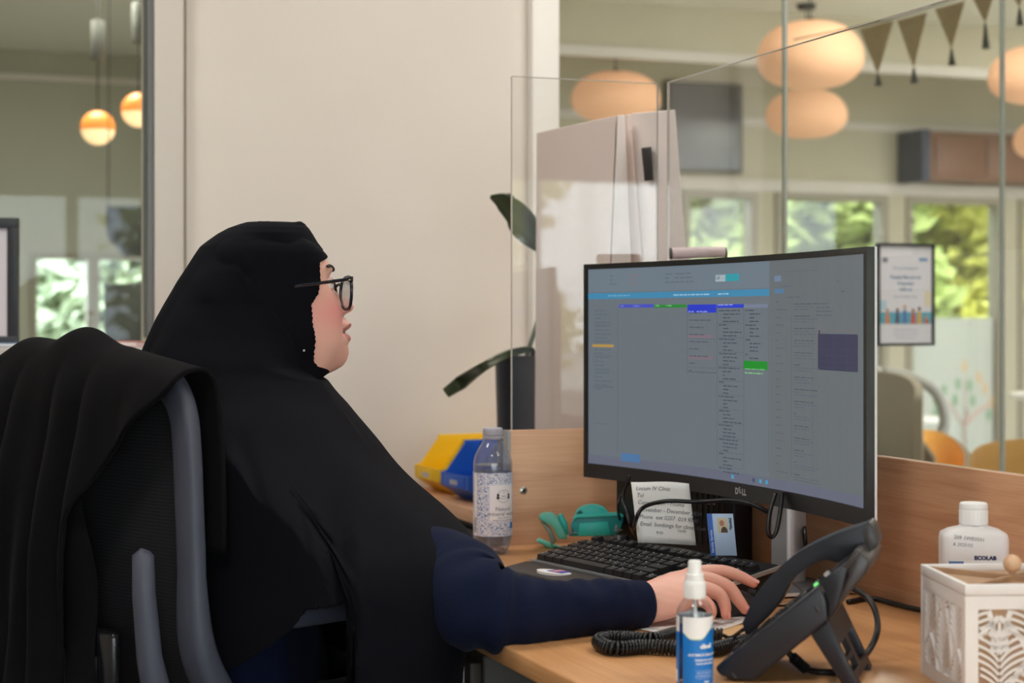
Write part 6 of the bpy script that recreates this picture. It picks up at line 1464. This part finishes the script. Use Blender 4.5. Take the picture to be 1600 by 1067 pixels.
def hring(py, th, fold=True):
    L_, R2, xe, hN, hF, Dc, Ds, pw = hj(py)
    psi = YAW+HY*(1-sstep(560, 640, py))
    XL, XR_ = (L_-800)/F*Ds, (R2-800)/F*Ds; Xc = (XL+XR_)/2; E = (XR_-XL)/2
    hy = (hN+hF)/2; hx = math.sqrt(max(E*E-(hy*math.sin(psi))**2, (.5*E)**2))/math.cos(psi)
    ct_, st_ = math.cos(th), math.sin(th); q = 2/pw
    xl = hx*math.copysign(abs(ct_)**q, ct_); yl = (hN if st_ < 0 else hF)*math.copysign(abs(st_)**q, st_)
    Zd = 2.45 if py < 600 else Ds
    return Xc, Dc, xl, yl, psi, CAMZ-(py-499)/F*Zd, E, hx, hN
def alpha(py):
    if 386 <= py < 412: return alpha(412)*((py-386)/26)**.6+.02
    if 572 < py <= 593: return alpha(572)*math.sqrt(max(0, 1-((py-572)/21)))
    L_, R2, xe, hN, hF, Dc, Ds, pw = lerp_table(HJ, py)
    if py < 386 or py > 593: return 0.0
    if xe < 400: xe = 505+(py-584)/7*3
    Xc, Dc, xl, yl, psi, z, E, hx, hN = hring(py, 0)
    Xe = (xe-800)/F*2.45; best = 0
    for k in range(0, 120):
        a = k*.0125; _, _, xl, yl, _, _, _, _, _ = hring(py, -a)
        if Xc+xl*math.cos(psi)-yl*math.sin(psi) >= Xe: best = a
    return best
HEM = [(-1e4, 1100), (300, 1060), (350, 1010), (400, 968), (440, 928), (480, 924), (520, 918), (546, 915), (556, 1190), (1e4, 1190)]
def scarf(u, v, tab={}):
    th0 = -u*2*PI
    key = round(u, 5)
    if key not in tab:
        Xc, Dc, xl, yl, psi, *_ = hring(930, th0); px = 800+F*(Xc+xl*math.cos(psi)-yl*math.sin(psi))/(Dc+xl*math.sin(psi)+yl*math.cos(psi))
        tab[key] = lerp_table(HEM, px)[0] if yl < -.02 else 1190
    vp = v**1.0
    base = lerp_table([(0, 346.5), (.04, 348), (.09, 353), (.17, 375), (.22, 392), (.60, 600), (1, 1190)], vp)[0]
    py = base if base < 640 else 640+(base-640)*(tab[key]-640)/(1190-640)
    a = alpha(round(py, 1)) if ('a', round(py, 1)) not in tab else tab[('a', round(py, 1))]; tab[('a', round(py, 1))] = a
    th = -(a+(2*PI-2*a)*u)
    Xc, Dc, xl, yl, psi, z, E, hx, hN = hring(py, th)
    X = Xc+xl*math.cos(psi)-yl*math.sin(psi); D = Dc+xl*math.sin(psi)+yl*math.cos(psi)
    px = 800+F*X/D
    # cloth relief: overlapping layers and folds
    near = sstep(-.02, -.06, yl) if yl < 0 else 0
    r = 0
    l1 = lerp_table([(390, 366), (430, 385), (480, 425), (540, 470), (590, 503), (620, 524), (700, 590)], py)[0]
    if py < 700: r += near*(.0075*(1-sstep(l1-9, l1, px))*sstep(395, 430, py)*(1-sstep(640, 700, py)))
    l3 = lerp_table([(400, 450), (470, 466), (520, 478), (590, 497)], py)[0]; r += near*.003*(1-sstep(l3-5, l3, px))*sstep(430, 470, py)*(1-sstep(560, 590, py))
    if py > 640:
        la_ = lerp_table([(640, 345), (700, 362), (760, 377), (820, 395), (880, 432), (940, 475)], py)[0]; s1 = sstep(650, 720, py)
        r += near*s1*(.014*math.exp(-((px-la_)/13)**2)-.010*math.exp(-((px-la_-22)/16)**2))
        lb_ = lerp_table([(640, 320), (760, 338), (830, 360), (880, 400), (930, 450)], py)[0]; r += near*s1*(.010*math.exp(-((px-lb_)/12)**2)-.008*math.exp(-((px-lb_-18)/12)**2))
        s2 = sstep(700, 860, py); r += near*s2*(.022*sstep(541, 556, px)-.013*math.exp(-((px-533)/14)**2))
        for q0, q1, am in ((488, 500, .007), (505, 522, .008), (455, 470, .005)):
            lc_ = q0+(q1-q0)*(py-740)/180; r += near*sstep(730, 800, py)*(1-sstep(925, 945, py))*(am*math.exp(-((px-lc_)/9)**2)-am*.8*math.exp(-((px-lc_-13)/9)**2))
        if px < 552: r += near*.008*math.sin(py*.42+px*.04)*sstep(905, 930, py)*(.4+.6*sstep(400, 470, px))
    r += .0035*noise.noise(Vector((th*1.6, py*.006, 1.3)))*sstep(350, 400, py)+.010*noise.noise(Vector((th*2.2, py*.004, 7)))*sstep(600, 800, py)
    r += near*.0022*math.sin((px-.55*(py-350))*.075)*sstep(352, 380, py)*(1-sstep(460, 520, py))
    nrm = Vector((xl/(hx*hx+1e-6), yl/(hN*hN+1e-6))).normalized() if (xl or yl) else Vector((0, 0))
    xl += nrm.x*r; yl += nrm.y*r
    eu = min(u, 1-u)*2*PI
    if a > .12:
        edge = max(0, 1-eu/.10); xl -= .004*edge**2; yl *= 1-.05*edge**2
    if py < 700 and yl < 0 and hN > .09:
        fc = sstep(.05, .95, eu); fc += (1-fc)*sstep(591, 700, py); yl *= (.090+(hN-.090)*fc)/hN
    X = Xc+xl*math.cos(psi)-yl*math.sin(psi); D = Dc+xl*math.sin(psi)+yl*math.cos(psi)
    w = Vector((X*c_+D*s_, -X*s_+D*c_, z))
    if py < 352: w.z += .002*math.exp(-((px-470)/7)**2)
    if py < 596:                     # never inside the head
        p = HMI @ w; mid_, bs_, wd_, xb_ = hsm(p.z); dx = p.x+.02; fr_ = (bs_+.02) if dx > 0 else (-.02-xb_)
        sv = ((abs(dx)/max(fr_, .004))**2.25+(abs(p.y)/max(wd_, .004))**2.25)**(1/2.25)
        if sv < 1.07: k_ = min(1.07/max(sv, .2), 1.8); p.x = -.02+dx*k_; p.y *= k_; w = HM @ p
    w.x = min(w.x, .702+.004*noise.noise(Vector((D*9, z*9, 0)))+1.3*max(0, w.z-.745))
    if w.z < 1.12:
        q = CHI @ w; lim = -.165+.30*max(0, w.z-1.04)
        if q.x < lim: q.x = lim+.0; w = CHM @ q
    return w-WO
M['hijab'] = fabric('black_scarf_cloth', rgb(14, 14, 20), .85, .01, .02, 1100, .15)
o = MB().grid(scarf, 260, 230).build('headscarf', M['hijab'], wm, smooth=True); md = o.modifiers.new('s', 'SOLIDIFY'); md.thickness = .0018; md.offset = -1
bp_, bd_ = None, 9e9
for v_ in o.data.vertices:
    q = v_.co+WO; X = q.x*c_-q.y*s_; D = q.x*s_+q.y*c_
    if D < 2.44:
        e = (800+F*X/D-475.6)**2+(499+F*(CAMZ-q.z)/D-546.5)**2
        if e < bd_: bd_, bp_ = e, v_.co.copy()
MB().sphere(bp_+Vector((s_, c_, 0))*-.0015, .0016, 10, 6).build('scarf_pin', M['wplast'], wm, smooth=True)
# navy top: trunk and sleeves
M['navy'] = fabric('navy_cloth_top', rgb(20, 26, 48), .9, .03, 0, 600, .3)
tr_ = [(.44, .16, .185, -.02), (.52, .155, .185, -.02), (.62, .14, .178, -.025), (.74, .125, .17, -.03), (.86, .122, .178, -.04), (.93, .115, .175, -.045), (.975, .09, .12, -.05), (1.0, .07, .075, -.05)]
def trunk(u, v):
    z = .44+v*.56; _, = [0]; wx_, wy, cx = lerp_table(tr_, z); a = u*2*PI; k = 1+.03*math.sin(a*5+z*22)+.02*math.sin(a*11-z*15)
    p = Vector((-.01+cx+wx_*k*math.cos(a), wy*k*math.sin(a), z))
    q = CHI @ (p+WO)
    if q.x < -.16: q.x = -.16; p = CHM @ q-WO
    return p
MB().grid(trunk, 60, 50, True).build('top_trunk', M['navy'], wm, smooth=True)
def sleeve(path, rs, nm):
    P = bez(path, 14); n = len(P); R_ = [v.x for v in bez([Vector((r, 0, 0)) for r in rs], 14)]; g = MB(); vs = []; NS = 36; up = Vector((0, 0, 1))
    Lc = 0
    for i, p in enumerate(P):
        t = (P[min(i+1, n-1)]-P[max(i-1, 0)]).normalized(); b = t.cross(up).normalized(); nn = b.cross(t); f = i/(n-1)
        for k in range(NS):
            a = 2*PI*k/NS; wr_ = .0035*noise.noise(Vector((f*26, math.cos(a)*1.2, math.sin(a)*1.2)))+.004*math.sin(f*70+2*math.cos(a))*math.exp(-((f-.50)/.10)**2)
            rr_ = R_[i]+wr_*(1 if f < .93 else .3); vs.append(p+b*math.cos(a)*rr_+nn*math.sin(a)*rr_)
    # turned-in cuff
    for k in range(NS): c = P[-1]; vs.append(c+(vs[(n-1)*NS+k]-c)*.93)
    for k in range(NS): c = P[-1]; vs.append(c+(vs[(n-1)*NS+k]-c)*.93-(P[-1]-P[-2]).normalized()*.02)
    g.add(vs, [(i*NS+k, i*NS+(k+1) % NS, (i+1)*NS+(k+1) % NS, (i+1)*NS+k) for i in range(n+1) for k in range(NS)])
    return g.build(nm, M['navy'], wm, smooth=True)
sleeve([shR+Vector((.01, .02, 0)), Vector((.03, -.19, .83)), pt(692, 900, 2.19)-WO, pt(735, 938, 2.13)-WO, pt(790, 954, 2.13)-WO, pt(860, 954, 2.15)-WO, pt(940, 948, 2.19)-WO, pt(1003, 944, 2.226)-WO], [.058, .056, .058, .058, .049, .0375, .0345, .0305], 'sleeve')
sleeve([shL, Vector((.02, .245, .84)), elL, Vector((.16, .19, .68)), wrL], [.07, .066, .058, .045, .035], 'sleeve')
# trousers and shoes under the desk
M['trou'] = fabric('dark_trouser_cloth', rgb(26, 28, 40), .9, .1, 0, 700, .2)
for s in (-1, 1):
    hip = Vector((-.02, s*.10, .555)); kn = Vector((.19, s*.12, .545)); an = Vector((.17, s*.12, .12))
    MB().tube(bez([hip, hip.lerp(kn, .5), kn, kn.lerp(an, .4)+Vector((-.0, 0, 0)), an], 6), [.088]*4+[.082]*6+[.068]*6+[.058]*6+[.05]*3, 18).build('trouser_leg', M['trou'], wm, smooth=True)
    g = MB().grid(lambda u, v: Vector((an.x-.09+.26*u+0, an.y+.043*math.sin(v*2*PI)*(math.sin(min(1, u*1.25+.18)*PI*.5))*(1-.55*max(0, u-.7)/.3), .002+(.048+.04*(1-u)**2)*(1-math.cos(v*2*PI))*.5*(1-.4*u**4))), 16, 17); g.build('shoe', M['black'], wm, smooth=True)
